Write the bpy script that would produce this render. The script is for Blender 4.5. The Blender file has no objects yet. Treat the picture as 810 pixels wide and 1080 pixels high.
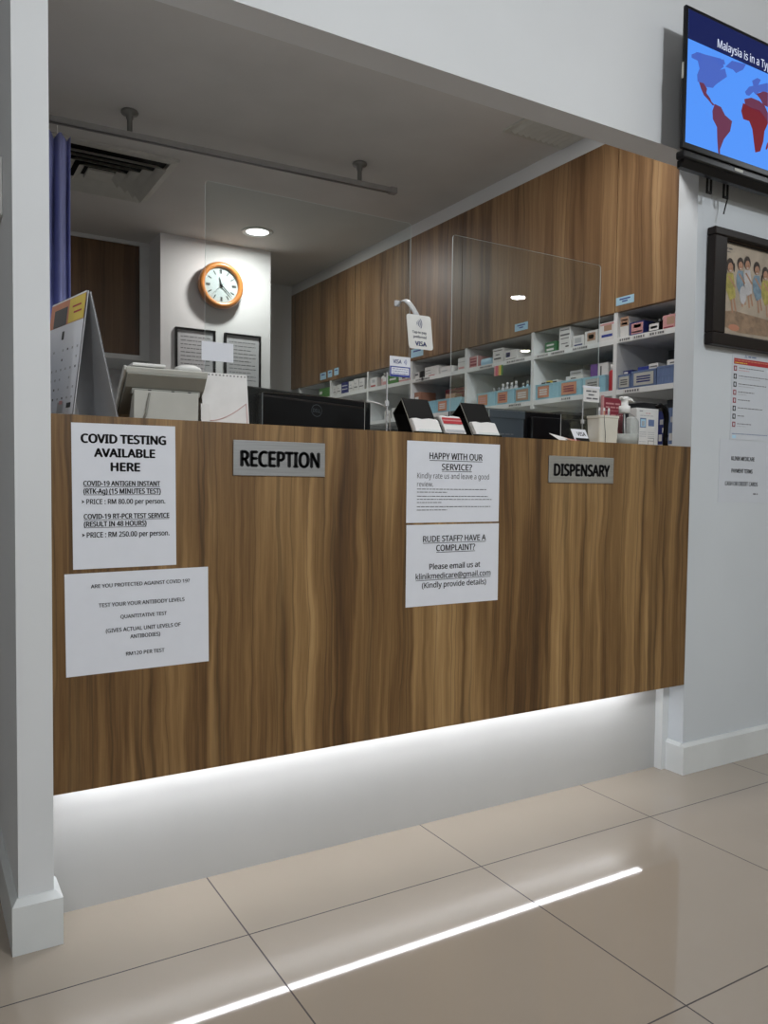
import bpy, bmesh, math, random
from mathutils import Vector, Matrix
random.seed(7)
S = bpy.context.scene
COL = S.collection
PI = math.pi

# ------------------------------------------------------------------ camera
cam_data = bpy.data.cameras.new('camera')
cam = bpy.data.objects.new('camera', cam_data)
COL.objects.link(cam)
S.camera = cam
cam_data.sensor_fit = 'VERTICAL'
cam_data.sensor_height = 36.0
cam_data.lens = 838.65 / 1080 * 36.0
cam_data.shift_y = 9.25 / 1080
cam_data.clip_start = 0.05
yaw, pitch, roll = 0.5357, -0.0444, 0.0117
F = Vector((math.sin(yaw) * math.cos(pitch), math.cos(yaw) * math.cos(pitch), math.sin(pitch)))
R0 = Vector((math.cos(yaw), -math.sin(yaw), 0))
U0 = R0.cross(F)
R1 = R0 * math.cos(roll) + U0 * math.sin(roll)
U1 = -R0 * math.sin(roll) + U0 * math.cos(roll)
cam.matrix_world = Matrix(((R1.x, U1.x, -F.x, 0), (R1.y, U1.y, -F.y, -1.6988), (R1.z, U1.z, -F.z, 0.9285), (0, 0, 0, 1)))

# ------------------------------------------------------------------ world, exposure
w = bpy.data.worlds.new('world'); S.world = w; w.use_nodes = True
w.node_tree.nodes['Background'].inputs[0].default_value = (0.75, 0.8, 0.9, 1)
w.node_tree.nodes['Background'].inputs[1].default_value = 0.3
S.view_settings.view_transform = 'Standard'
S.view_settings.look = 'None'
S.view_settings.gamma = 1.0
S.view_settings.use_curve_mapping = False
S.view_settings.exposure = 0.0

# ------------------------------------------------------------------ room lamps, some added as fill (all with fittings built below)
DOWN_W, LED_E = 6.5, 16.5
CEIL_F = 2.72     # waiting-room ceiling
CEIL_B = 2.33     # ceiling behind the counter
def area(name, loc, sx, sy, watts, col, shape='RECTANGLE', spread=PI):
    l = bpy.data.lights.new(name, 'AREA'); l.shape = shape; l.size = sx; l.size_y = sy
    l.energy = watts; l.color = col; l.spread = spread
    o = bpy.data.objects.new(name, l); COL.objects.link(o); o.location = loc
    return o
LOBBY = [(1.3, -2.6, 32.0, (0.93, 0.97, 1.0)), (-0.9, -2.6, 15.0, (0.93, 0.97, 1.0)), (4.2, -1.6, 11.0, (0.90, 0.95, 1.0)),
         (4.93, -3.78, 18.0, (0.93, 0.97, 1.0)), (6.93, -6.0, 22.0, (1.0, 0.90, 0.55)), (1.5, -5.2, 22.0, (0.93, 0.97, 1.0))]  # lamps by the corridor, television wall and rear are added fill
for px_, py_, e_, c_ in LOBBY:
    o_ = area('lobby_downlight_and_fill', (px_, py_, CEIL_F - 0.012), 0.13, 0.13, e_, c_, 'DISK')
    if px_ in (1.3, 1.5, -0.9): o_.rotation_euler = (math.radians(50), 0, 0); o_.location.z -= .06      # tilt added so these light the reception wall, not the floor
INNER_FILL = [(0.95, 0.27, 4.0), (1.85, 0.27, 4.0)]  # added, unseen lamps that brighten the room behind the counter
for px_, py_, e_ in INNER_FILL:
    area('inner_fill_light', (px_, py_, CEIL_B - 0.015), 0.12, 0.12, e_, (1.0, 0.97, 0.93), 'DISK')
area('downlight_light', (1.67, 2.53, CEIL_B - 0.015), 0.09, 0.09, DOWN_W, (1.0, 0.97, 0.92), 'DISK')

# ------------------------------------------------------------------ materials
MATS = {}
def newmat(name):
    m = bpy.data.materials.new(name); m.use_nodes = True
    return m, m.node_tree, m.node_tree.nodes['Principled BSDF']
def mat(name, rgb, rough=0.5, metal=0.0, spec=None, emit=None, estr=1.0, noise=0.03, nscale=25, coat=0.0):
    if name in MATS: return MATS[name]
    m, nt, b = newmat(name)
    b.inputs['Roughness'].default_value = rough
    b.inputs['Metallic'].default_value = metal
    if coat: b.inputs['Coat Weight'].default_value = coat
    if spec is not None: b.inputs['Specular IOR Level'].default_value = spec
    if emit:
        b.inputs['Base Color'].default_value = (0.004, 0.004, 0.004, 1); b.inputs['Specular IOR Level'].default_value = 0.12
        b.inputs['Emission Color'].default_value = (*emit, 1)
        b.inputs['Emission Strength'].default_value = estr
    else:
        tc = nt.nodes.new('ShaderNodeTexCoord'); n = nt.nodes.new('ShaderNodeTexNoise')
        n.inputs['Scale'].default_value = nscale; n.inputs['Detail'].default_value = 3
        r = nt.nodes.new('ShaderNodeValToRGB')
        lo = [max(0, c * (1 - noise)) for c in rgb]; hi = [min(1, c * (1 + noise)) for c in rgb]
        r.color_ramp.elements[0].color = (*lo, 1); r.color_ramp.elements[1].color = (*hi, 1)
        r.color_ramp.elements[0].position = 0.35; r.color_ramp.elements[1].position = 0.65
        nt.links.new(tc.outputs['Object'], n.inputs['Vector'])
        nt.links.new(n.outputs[0], r.inputs[0]); nt.links.new(r.outputs[0], b.inputs['Base Color'])
    MATS[name] = m
    return m

def wood(name, stops, seed=0.0, rough=0.4, scale=1.0):
    m, nt, b = newmat(name); N = nt.nodes; L = nt.links
    geo = N.new('ShaderNodeNewGeometry'); sep = N.new('ShaderNodeSeparateXYZ'); L.new(geo.outputs['Position'], sep.inputs[0])
    add = N.new('ShaderNodeMath'); add.operation = 'ADD'; L.new(sep.outputs[0], add.inputs[0]); L.new(sep.outputs[1], add.inputs[1])
    add2 = N.new('ShaderNodeMath'); add2.operation = 'ADD'; L.new(add.outputs[0], add2.inputs[0]); add2.inputs[1].default_value = seed
    def vec(su, sz, sock=None):
        mu = N.new('ShaderNodeMath'); mu.operation = 'MULTIPLY'; L.new(sock or add2.outputs[0], mu.inputs[0]); mu.inputs[1].default_value = su * scale
        mz = N.new('ShaderNodeMath'); mz.operation = 'MULTIPLY'; L.new(sep.outputs[2], mz.inputs[0]); mz.inputs[1].default_value = sz * scale
        c = N.new('ShaderNodeCombineXYZ'); L.new(mu.outputs[0], c.inputs[0]); L.new(mz.outputs[0], c.inputs[1])
        return c.outputs[0]
    def noise(v, detail, rough_=0.5, dist=0.0):
        n = N.new('ShaderNodeTexNoise'); n.inputs['Scale'].default_value = 1.0; n.inputs['Detail'].default_value = detail
        n.inputs['Roughness'].default_value = rough_; n.inputs['Distortion'].default_value = dist
        L.new(v, n.inputs['Vector']); return n.outputs[0]
    # slow sideways wander of the grain with height
    wob = noise(vec(5.0, 2.2), 3, 0.55)
    ws = N.new('ShaderNodeMath'); ws.operation = 'MULTIPLY_ADD'; L.new(wob, ws.inputs[0]); ws.inputs[1].default_value = 0.055; L.new(add2.outputs[0], ws.inputs[2])
    broad = noise(vec(7.0, 0.30, ws.outputs[0]), 3, 0.6)
    mid = noise(vec(38.0, 0.8, ws.outputs[0]), 4, 0.6)
    fine = noise(vec(240.0, 5.0), 4, 0.7)
    # cathedral rings
    ring = N.new('ShaderNodeMath'); ring.operation = 'MULTIPLY'; L.new(broad, ring.inputs[0]); ring.inputs[1].default_value = 48.0
    sn = N.new('ShaderNodeMath'); sn.operation = 'SINE'; L.new(ring.outputs[0], sn.inputs[0])
    def mix(a, wa, c, wc):
        x = N.new('ShaderNodeMath'); x.operation = 'MULTIPLY'; x.inputs[1].default_value = wa; L.new(a, x.inputs[0])
        y = N.new('ShaderNodeMath'); y.operation = 'MULTIPLY_ADD'; y.inputs[1].default_value = wc; L.new(c, y.inputs[0]); L.new(x.outputs[0], y.inputs[2])
        return y.outputs[0]
    v = mix(broad, 0.75, mid, 0.38); v = mix(v, 1.0, fine, 0.20); v = mix(v, 1.0, sn.outputs[0], 0.030)
    off = N.new('ShaderNodeMath'); off.operation = 'SUBTRACT'; off.inputs[1].default_value = 0.165; L.new(v, off.inputs[0])
    r = N.new('ShaderNodeValToRGB')
    e = r.color_ramp.elements
    e[0].position, e[0].color = stops[0][0], (*stops[0][1], 1); e[1].position, e[1].color = stops[-1][0], (*stops[-1][1], 1)
    for p, c in stops[1:-1]:
        q = e.new(p); q.color = (*c, 1)
    L.new(off.outputs[0], r.inputs[0])
    # thin dark seams of grain
    dk = noise(vec(16.0, 0.22, ws.outputs[0]), 2, 0.5)
    dm = N.new('ShaderNodeMath'); dm.operation = 'SUBTRACT'; dm.inputs[1].default_value = 0.5; L.new(dk, dm.inputs[0])
    da = N.new('ShaderNodeMath'); da.operation = 'ABSOLUTE'; L.new(dm.outputs[0], da.inputs[0])
    mr = N.new('ShaderNodeMapRange'); mr.inputs[1].default_value = 0.0; mr.inputs[2].default_value = 0.022; mr.inputs[3].default_value = 0.62; mr.inputs[4].default_value = 1.0
    L.new(da.outputs[0], mr.inputs[0])
    mm = N.new('ShaderNodeMix'); mm.data_type = 'RGBA'; mm.blend_type = 'MULTIPLY'; mm.inputs[0].default_value = 1.0
    L.new(r.outputs[0], mm.inputs[6]); L.new(mr.outputs[0], mm.inputs[7])
    L.new(mm.outputs[2], b.inputs['Base Color'])
    b.inputs['Roughness'].default_value = rough
    MATS[name] = m
    return m

def floor_mat():
    m, nt, b = newmat('polished_tile'); N = nt.nodes; L = nt.links
    geo = N.new('ShaderNodeNewGeometry'); sep = N.new('ShaderNodeSeparateXYZ'); L.new(geo.outputs['Position'], sep.inputs[0])
    outs = []
    for i, o in ((0, 0.5859), (1, -0.1856)):
        a = N.new('ShaderNodeMath'); a.operation = 'SUBTRACT'; L.new(sep.outputs[i], a.inputs[0]); a.inputs[1].default_value = o - 30.0 - 0.3
        c = N.new('ShaderNodeMath'); c.operation = 'MODULO'; L.new(a.outputs[0], c.inputs[0]); c.inputs[1].default_value = 0.6
        d = N.new('ShaderNodeMath'); d.operation = 'SUBTRACT'; L.new(c.outputs[0], d.inputs[0]); d.inputs[1].default_value = 0.3
        e = N.new('ShaderNodeMath'); e.operation = 'ABSOLUTE'; L.new(d.outputs[0], e.inputs[0])
        outs.append(e.outputs[0])
    mn = N.new('ShaderNodeMath'); mn.operation = 'MINIMUM'; L.new(outs[0], mn.inputs[0]); L.new(outs[1], mn.inputs[1])
    lt = N.new('ShaderNodeMath'); lt.operation = 'LESS_THAN'; L.new(mn.outputs[0], lt.inputs[0]); lt.inputs[1].default_value = 0.0016
    n = N.new('ShaderNodeTexNoise'); n.inputs['Scale'].default_value = 3.0; n.inputs['Detail'].default_value = 4; L.new(geo.outputs['Position'], n.inputs['Vector'])
    r = N.new('ShaderNodeValToRGB'); r.color_ramp.elements[0].color = (0.345, 0.292, 0.238, 1); r.color_ramp.elements[1].color = (0.385, 0.328, 0.268, 1); L.new(n.outputs[0], r.inputs[0])
    mx = N.new('ShaderNodeMix'); mx.data_type = 'RGBA'; L.new(lt.outputs[0], mx.inputs[0]); L.new(r.outputs[0], mx.inputs[6]); mx.inputs[7].default_value = (0.05, 0.04, 0.038, 1)
    L.new(mx.outputs[2], b.inputs['Base Color'])
    mr = N.new('ShaderNodeMapRange'); L.new(lt.outputs[0], mr.inputs[0]); mr.inputs[3].default_value = 0.045; mr.inputs[4].default_value = 0.8; L.new(mr.outputs[0], b.inputs['Roughness'])
    b.inputs['IOR'].default_value = 1.68
    MATS['polished_tile'] = m
    return m

def glass(name, tint=(0.95, 0.98, 0.98), rough=0.0):
    m, nt, b = newmat(name); N = nt.nodes; L = nt.links
    N.remove(b)
    out = N['Material Output']
    tr = N.new('ShaderNodeBsdfTransparent'); tr.inputs[0].default_value = (*tint, 1)
    gl = N.new('ShaderNodeBsdfGlossy'); gl.inputs['Roughness'].default_value = rough
    g = N.new('ShaderNodeNewGeometry'); dt = N.new('ShaderNodeVectorMath'); dt.operation = 'DOT_PRODUCT'
    L.new(g.outputs['Normal'], dt.inputs[0]); L.new(g.outputs['Incoming'], dt.inputs[1])
    ab = N.new('ShaderNodeMath'); ab.operation = 'ABSOLUTE'; L.new(dt.outputs['Value'], ab.inputs[0])
    om = N.new('ShaderNodeMath'); om.operation = 'SUBTRACT'; om.inputs[0].default_value = 1.0; L.new(ab.outputs[0], om.inputs[1])
    pw = N.new('ShaderNodeMath'); pw.operation = 'POWER'; pw.inputs[1].default_value = 5.0; L.new(om.outputs[0], pw.inputs[0])
    fr = N.new('ShaderNodeMath'); fr.operation = 'MULTIPLY_ADD'; fr.inputs[1].default_value = 0.96; fr.inputs[2].default_value = 0.04; L.new(pw.outputs[0], fr.inputs[0])
    mx = N.new('ShaderNodeMixShader')
    L.new(fr.outputs[0], mx.inputs[0]); L.new(tr.outputs[0], mx.inputs[1]); L.new(gl.outputs[0], mx.inputs[2]); L.new(mx.outputs[0], out.inputs[0])
    MATS[name] = m
    return m

M = {}
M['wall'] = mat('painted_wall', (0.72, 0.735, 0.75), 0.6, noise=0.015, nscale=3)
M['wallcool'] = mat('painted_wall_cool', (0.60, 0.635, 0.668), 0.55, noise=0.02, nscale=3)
M['inner'] = mat('inner_wall_paint', (0.70, 0.71, 0.72), 0.6, noise=0.015, nscale=3)
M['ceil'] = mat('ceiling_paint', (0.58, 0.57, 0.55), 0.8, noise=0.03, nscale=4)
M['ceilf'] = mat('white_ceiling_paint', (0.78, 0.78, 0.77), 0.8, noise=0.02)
M['skirt'] = mat('baseboard_paint', (0.66, 0.68, 0.68), 0.35, noise=0.03, nscale=8)
M['plinth'] = mat('plinth_laminate', (0.45, 0.45, 0.44), 0.3, noise=0.02, nscale=5)
M['wood'] = wood('counter_wood', [(0.30, (0.052, 0.023, 0.007)), (0.41, (0.118, 0.058, 0.018)), (0.51, (0.220, 0.122, 0.044)), (0.61, (0.35, 0.210, 0.084)), (0.74, (0.54, 0.35, 0.16))], 0.0, 0.42)
M['wood2'] = wood('cabinet_wood', [(0.28, (0.075, 0.036, 0.016)), (0.42, (0.16, 0.085, 0.038)), (0.54, (0.25, 0.143, 0.068)), (0.66, (0.35, 0.215, 0.105)), (0.80, (0.45, 0.30, 0.16))], 5.3, 0.42)
M['floor'] = floor_mat()
M['acryl'] = glass('clear_acrylic')
M['acryledge'] = mat('acrylic_edge', (0.75, 0.8, 0.8), 0.3)
M['white'] = mat('white_plastic', (0.78, 0.78, 0.76), 0.4)
M['shelf'] = mat('white_laminate', (0.78, 0.79, 0.79), 0.45, noise=0.015)
M['shelfback'] = mat('grey_back_panel', (0.22, 0.235, 0.245), 0.6)
M['dark'] = mat('dark_back_panel', (0.10, 0.11, 0.125), 0.6)
M['paper'] = mat('white_paper', (0.76, 0.78, 0.84), 0.7, noise=0.01)
M['ink'] = mat('black_ink', (0.015, 0.015, 0.018), 0.6)
M['greyink'] = mat('grey_ink', (0.12, 0.12, 0.13), 0.6)
M['black'] = mat('black_plastic', (0.006, 0.006, 0.007), 0.3, spec=0.3)
M['blackmatte'] = mat('matte_black', (0.006, 0.006, 0.006), 0.6, spec=0.15)
M['metal'] = mat('zinc_metal', (0.20, 0.20, 0.19), 0.4, 0.5)
M['rail'] = mat('rail_aluminium', (0.24, 0.235, 0.23), 0.45, 0.3)
M['blueink'] = mat('blue_ink', (0.03, 0.05, 0.30), 0.5)
M['red'] = mat('red_print', (0.42, 0.02, 0.03), 0.5)
M['dkred'] = mat('dark_red_print', (0.26, 0.03, 0.05), 0.5)
M['cream'] = mat('cream_plastic', (0.66, 0.64, 0.56), 0.45)
M['palegrey'] = mat('pale_grey_plastic', (0.50, 0.50, 0.46), 0.5)
M['grey'] = mat('grey_plastic', (0.27, 0.27, 0.24), 0.5)
M['card'] = mat('grey_board', (0.45, 0.46, 0.48), 0.7)
M['binblue'] = mat('pale_blue_plastic', (0.33, 0.60, 0.72), 0.35)
M['slate'] = mat('slate_blue_card', (0.14, 0.20, 0.36), 0.6)
M['orange'] = mat('orange_wood', (0.50, 0.19, 0.045), 0.3, noise=0.12, nscale=30, coat=0.4)
M['labelblue'] = mat('pale_blue_label', (0.42, 0.66, 0.82), 0.5)
M['pink'] = mat('pink_print', (0.60, 0.30, 0.30), 0.6)
M['green'] = mat('green_print', (0.03, 0.16, 0.06), 0.5)
M['green2'] = mat('leaf_green_print', (0.07, 0.22, 0.05), 0.5)
M['purple'] = mat('purple_print', (0.14, 0.04, 0.30), 0.5)
M['navy'] = mat('navy_print', (0.02, 0.03, 0.16), 0.5)
M['yellow'] = mat('yellow_print', (0.75, 0.58, 0.08), 0.5)
M['pinkhot'] = mat('magenta_print', (0.60, 0.06, 0.16), 0.5)
M['tan'] = mat('tan_print', (0.42, 0.26, 0.18), 0.6)
M['salmon'] = mat('salmon_print', (0.60, 0.26, 0.16), 0.6)
M['palebox'] = mat('pale_carton', (0.72, 0.71, 0.70), 0.55)
M['brown'] = mat('brown_carton', (0.30, 0.14, 0.09), 0.6)
M['silver'] = mat('silver_metal', (0.6, 0.6, 0.6), 0.3, 0.9)
def brushed():
    m, nt, b = newmat('brushed_steel'); N = nt.nodes; L = nt.links
    tc = N.new('ShaderNodeTexCoord'); mp = N.new('ShaderNodeMapping'); mp.inputs['Scale'].default_value = (6, 6, 500)
    n = N.new('ShaderNodeTexNoise'); n.inputs['Scale'].default_value = 1; n.inputs['Detail'].default_value = 4
    L.new(tc.outputs['Object'], mp.inputs[0]); L.new(mp.outputs[0], n.inputs['Vector'])
    r = N.new('ShaderNodeValToRGB'); r.color_ramp.elements[0].color = (0.26, 0.265, 0.27, 1); r.color_ramp.elements[1].color = (0.52, 0.53, 0.54, 1)
    L.new(n.outputs[0], r.inputs[0]); L.new(r.outputs[0], b.inputs['Base Color'])
    b.inputs['Metallic'].default_value = 0.75; b.inputs['Roughness'].default_value = 0.38
    return m
M['steel'] = brushed()

# ------------------------------------------------------------------ mesh building
class MB:
    def __init__(s): s.v = []; s.f = []; s.mi = []; s.mats = []; s.sm = []
    def mid(s, m):
        m = M[m] if isinstance(m, str) else m
        if m not in s.mats: s.mats.append(m)
        return s.mats.index(m)
    def add(s, vs, fs, m, smooth=False, T=None):
        k = len(s.v); i = s.mid(m)
        for p in vs:
            p = Vector(p)
            s.v.append(T @ p if T else p)
        for f in fs: s.f.append([k + a for a in f]); s.mi.append(i); s.sm.append(smooth)
        return s
    def box(s, x0, x1, y0, y1, z0, z1, m, T=None):
        vs = [(x, y, z) for x in (x0, x1) for y in (y0, y1) for z in (z0, z1)]
        return s.add(vs, [(0, 1, 3, 2), (4, 6, 7, 5), (0, 4, 5, 1), (2, 3, 7, 6), (0, 2, 6, 4), (1, 5, 7, 3)], m, T=T)
    def rbox(s, x0, x1, y0, y1, z0, z1, r, m, T=None, seg=2, ms=None):
        bm = bmesh.new(); bmesh.ops.create_cube(bm, size=1)
        for v in bm.verts:
            v.co.x = x0 if v.co.x < 0 else x1; v.co.y = y0 if v.co.y < 0 else y1; v.co.z = z0 if v.co.z < 0 else z1
        bmesh.ops.bevel(bm, geom=bm.edges[:], offset=r, segments=seg, affect='EDGES', profile=0.5)
        bm.verts.index_update()
        s.add([v.co.copy() for v in bm.verts], [[v.index for v in f.verts] for f in bm.faces], m, False, T); bm.free()
        return s
    def prism(s, pts, axis, a, b, m, T=None, smooth=False):
        # pts: 2-D outline in the plane across `axis`; extruded from a to b
        n = len(pts)
        def mk(p, t):
            return {'X': (t, p[0], p[1]), 'Y': (p[0], t, p[1]), 'Z': (p[0], p[1], t)}[axis]
        vs = [mk(p, a) for p in pts] + [mk(p, b) for p in pts]
        fs = [list(range(n)), list(range(2 * n - 1, n - 1, -1))] + [(i, (i + 1) % n, n + (i + 1) % n, n + i) for i in range(n)]
        return s.add(vs, fs, m, smooth, T)
    def lathe(s, prof, m, c=(0, 0, 0), n=24, T=None, smooth=True, cap=True):
        vs = []; fs = []
        for r, z in prof:
            for k in range(n):
                a = 2 * PI * k / n; vs.append((c[0] + r * math.cos(a), c[1] + r * math.sin(a), c[2] + z))
        for j in range(len(prof) - 1):
            for k in range(n):
                fs.append((j * n + k, j * n + (k + 1) % n, (j + 1) * n + (k + 1) % n, (j + 1) * n + k))
        if cap:
            fs.append(list(range(n))[::-1]); fs.append([(len(prof) - 1) * n + k for k in range(n)])
        return s.add(vs, fs, m, smooth, T)
    def tube(s, path, r, m, n=10, T=None, smooth=True, squash=None):
        path = [Vector(p) for p in path]; vs = []; fs = []; up = None
        for i, p in enumerate(path):
            d = (path[min(i + 1, len(path) - 1)] - path[max(i - 1, 0)]).normalized()
            if up is None:
                up = Vector((0, 0, 1)) if abs(d.z) < 0.9 else Vector((0, 1, 0))
            a = d.cross(up).normalized(); u = a.cross(d).normalized(); up = u
            rr = r[i] if isinstance(r, (list, tuple)) else r
            for k in range(n):
                t = 2 * PI * k / n
                vs.append(p + a * math.cos(t) * rr * (squash or 1) + u * math.sin(t) * rr)
        for i in range(len(path) - 1):
            for k in range(n):
                fs.append((i * n + k, i * n + (k + 1) % n, (i + 1) * n + (k + 1) % n, (i + 1) * n + k))
        fs.append(list(range(n))[::-1]); fs.append([(len(path) - 1) * n + k for k in range(n)])
        return s.add(vs, fs, m, smooth, T)
    def build(s, name, parent=None, loc=None, T=None, bevel=0):
        me = bpy.data.meshes.new(name)
        vs = s.v
        off = Vector((0, 0, 0))
        if parent is None and loc is None:
            xs = [p.x for p in vs]; ys = [p.y for p in vs]; zs = [p.z for p in vs]
            off = Vector(((min(xs) + max(xs)) / 2, (min(ys) + max(ys)) / 2, min(zs)))
        me.from_pydata([tuple(p - off) for p in vs], [], s.f)
        for mm in s.mats: me.materials.append(mm)
        me.polygons.foreach_set('material_index', s.mi); me.polygons.foreach_set('use_smooth', s.sm)
        bm = bmesh.new(); bm.from_mesh(me); bmesh.ops.recalc_face_normals(bm, faces=bm.faces[:]); bm.to_mesh(me); bm.free()
        me.update()
        o = bpy.data.objects.new(name, me); COL.objects.link(o)
        o.location = off if loc is None else loc
        if parent: o.parent = parent
        if bevel:
            bv = o.modifiers.new('bevel', 'BEVEL'); bv.width = bevel; bv.segments = 2; bv.limit_method = 'ANGLE'; bv.angle_limit = 0.6
        return o

def tag(o, label, cat, group=None, kind=None):
    o['label'] = label
    if cat: o['category'] = cat
    if group: o['group'] = group
    if kind: o['kind'] = kind
    return o
def thing(name, loc, label, cat, group=None, rz=0.0):
    o = bpy.data.objects.new(name, None); COL.objects.link(o); o.empty_display_size = 0.05
    o.location = loc; o.rotation_euler = (0, 0, rz)
    return tag(o, label, cat, group)
def struct(o):
    o['kind'] = 'structure'; return o

FONT_CACHE = {}
FONT = None
try:        # the sans face that ships inside Blender itself
    import os
    FONT = bpy.data.fonts.load(os.path.join(bpy.utils.resource_path('LOCAL'), 'datafiles', 'fonts', 'NotoSansHebrew-Regular.woff2'))
except Exception:
    FONT = None
def cap_height():
    if 'cap' not in FONT_CACHE:
        vs = text_geo('H', -1)[0]
        FONT_CACHE['cap'] = max(v.y for v in vs)
    return FONT_CACHE['cap']
def text_geo(s, bold=0.0):
    key = (s, bold)
    if key in FONT_CACHE: return FONT_CACHE[key]
    c = bpy.data.curves.new('t', 'FONT'); c.font = FONT or c.font; c.body = s; c.size = 1.0; c.resolution_u = 4
    o = bpy.data.objects.new('t', c); COL.objects.link(o)
    bpy.context.view_layer.update()
    dg = bpy.context.evaluated_depsgraph_get()
    me = bpy.data.meshes.new_from_object(o.evaluated_get(dg))
    vs = [v.co.copy() for v in me.vertices]; fs = [list(p.vertices) for p in me.polygons]
    bpy.data.objects.remove(o); bpy.data.curves.remove(c); bpy.data.meshes.remove(me)
    x0 = min(v.x for v in vs); x1 = max(v.x for v in vs)
    FONT_CACHE[key] = (vs, fs, x0, x1)
    return FONT_CACHE[key]
def text(mb, s, x0, x1, zb, zt, y, m='ink', bold=0.0, under=False, T=None, capline=0.73):
    """Lettering in the X-Z plane, spanning x0..x1, baseline zb, capital height to zt, at depth y."""
    vs, fs, a, b = text_geo(s, bold)
    kx = (x1 - x0) / (b - a); kz = (zt - zb) / cap_height()
    e = bold * (zt - zb) * 1.6
    for dx, dz in (((0, 0),) if bold <= 0 else ((-e, 0), (e, 0), (0, e * .6), (0, -e * .6))):
        mb.add([(x0 + dx + (v.x - a) * kx, y, zb + dz + v.y * kz) for v in vs], fs, m, T=T)
    if under:
        h = (zt - zb)
        mb.add([(x0, y, zb - h * .27), (x1, y, zb - h * .27), (x1, y, zb - h * .18), (x0, y, zb - h * .18)], [(0, 1, 2, 3)], m, T=T)
def bars(mb, x0, x1, z, h, y, m='greyink', T=None, seed=1):
    """a line of print too small to read, as word-long strokes"""
    r = random.Random(seed); x = x0
    while x < x1:
        wd = min(r.uniform(1.6, 5.5) * h, x1 - x)
        mb.add([(x, y, z), (x + wd, y, z), (x + wd, y, z + h * .7), (x, y, z + h * .7)], [(0, 1, 2, 3)], m, T=T)
        x += wd + h * .7
def quad(mb, x0, x1, z0, z1, y, m, T=None):
    mb.add([(x0, y, z0), (x1, y, z0), (x1, y, z1), (x0, y, z1)], [(0, 1, 2, 3)], m, T=T)
def flat(mb, pts, y, m, T=None):
    mb.add([(p[0], y, p[1]) for p in pts], [list(range(len(pts)))], m, T=T)

# ================================================================== STRUCTURE
XL, XR = 0.238, 2.15
b = MB(); b.box(-2.2, 8.1, -7.1, 3.7, -0.06, 0.0, 'floor'); struct(b.build('floor'))
b = MB(); b.box(0.17, 0.2355, -0.018, 3.62, 0, CEIL_F, 'wall'); struct(b.build('wall_left'))
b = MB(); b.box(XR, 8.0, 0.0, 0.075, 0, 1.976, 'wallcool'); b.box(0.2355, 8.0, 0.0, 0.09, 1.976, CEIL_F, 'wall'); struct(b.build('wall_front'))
b = MB(); b.box(2.64, 2.70, 0.09, 3.62, 0, CEIL_B + .05, 'inner'); struct(b.build('wall_right'))
b = MB(); b.box(1.215, 1.878, 2.84, 3.55, 0, CEIL_B, 'inner'); b.box(0.2355, 2.64, 3.55, 3.62, 0, CEIL_B + .05, 'inner'); struct(b.build('wall_back'))
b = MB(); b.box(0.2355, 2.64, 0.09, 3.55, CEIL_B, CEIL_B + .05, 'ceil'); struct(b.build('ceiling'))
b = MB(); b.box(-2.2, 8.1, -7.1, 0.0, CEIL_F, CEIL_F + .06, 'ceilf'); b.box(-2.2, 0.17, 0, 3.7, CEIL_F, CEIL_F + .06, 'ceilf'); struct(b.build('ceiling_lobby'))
b = MB(); b.box(-2.2, 8.1, -7.16, -7.1, 0, CEIL_F, 'wall'); struct(b.build('wall_lobby_rear'))
b = MB(); b.box(-2.26, -2.2, -7.1, 3.7, 0, CEIL_F, 'wall'); struct(b.build('wall_lobby_left'))
b = MB(); b.box(8.0, 8.1, -7.1, 0.075, 0, CEIL_F, 'wall'); struct(b.build('wall_lobby_right'))
b = MB(); b.box(-2.2, 0.17, 3.62, 3.7, 0, CEIL_F, 'wall'); struct(b.build('wall_corridor_end'))
# bulkhead strip above the overhead cabinets
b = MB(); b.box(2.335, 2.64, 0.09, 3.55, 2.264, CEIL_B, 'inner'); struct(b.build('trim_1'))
def base_profile(t): return [(0, 0), (-t, 0), (-t, 0.088), (-t * .55, 0.1), (0, 0.1)]
# baseboards
b = MB()
b.prism([(0.0, 0), (-0.014, 0), (-0.014, 0.09), (-0.006, 0.1), (0.0, 0.1)], 'X', XR - .012, 8.0, 'skirt')
b.prism([(XR, 0), (XR - .012, 0), (XR - .012, 0.09), (XR - .005, 0.1), (XR, 0.1)], 'Y', 0.0, 0.058, 'skirt')
struct(b.build('baseboard_right'))
b = MB()
b.box(0.157, 0.2506, -0.034, 0.06, 0, 0.096, 'skirt')
b.add([(0.157, -0.034, .096), (0.2506, -0.034, .096), (0.2506, 0.06, .096), (0.157, 0.06, .096), (0.167, -0.021, .108), (0.2385, -0.021, .108), (0.2385, 0.06, .108), (0.167, 0.06, .108)], [(0, 1, 5, 4), (1, 2, 6, 5), (2, 3, 7, 6), (3, 0, 4, 7), (4, 5, 6, 7)], 'skirt')
b.prism([(0.17, 0), (0.157, 0), (0.157, 0.096), (0.167, 0.108), (0.17, 0.108)], 'Y', 0.06, 3.6, 'skirt')
struct(b.build('baseboard_left'))

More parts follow.
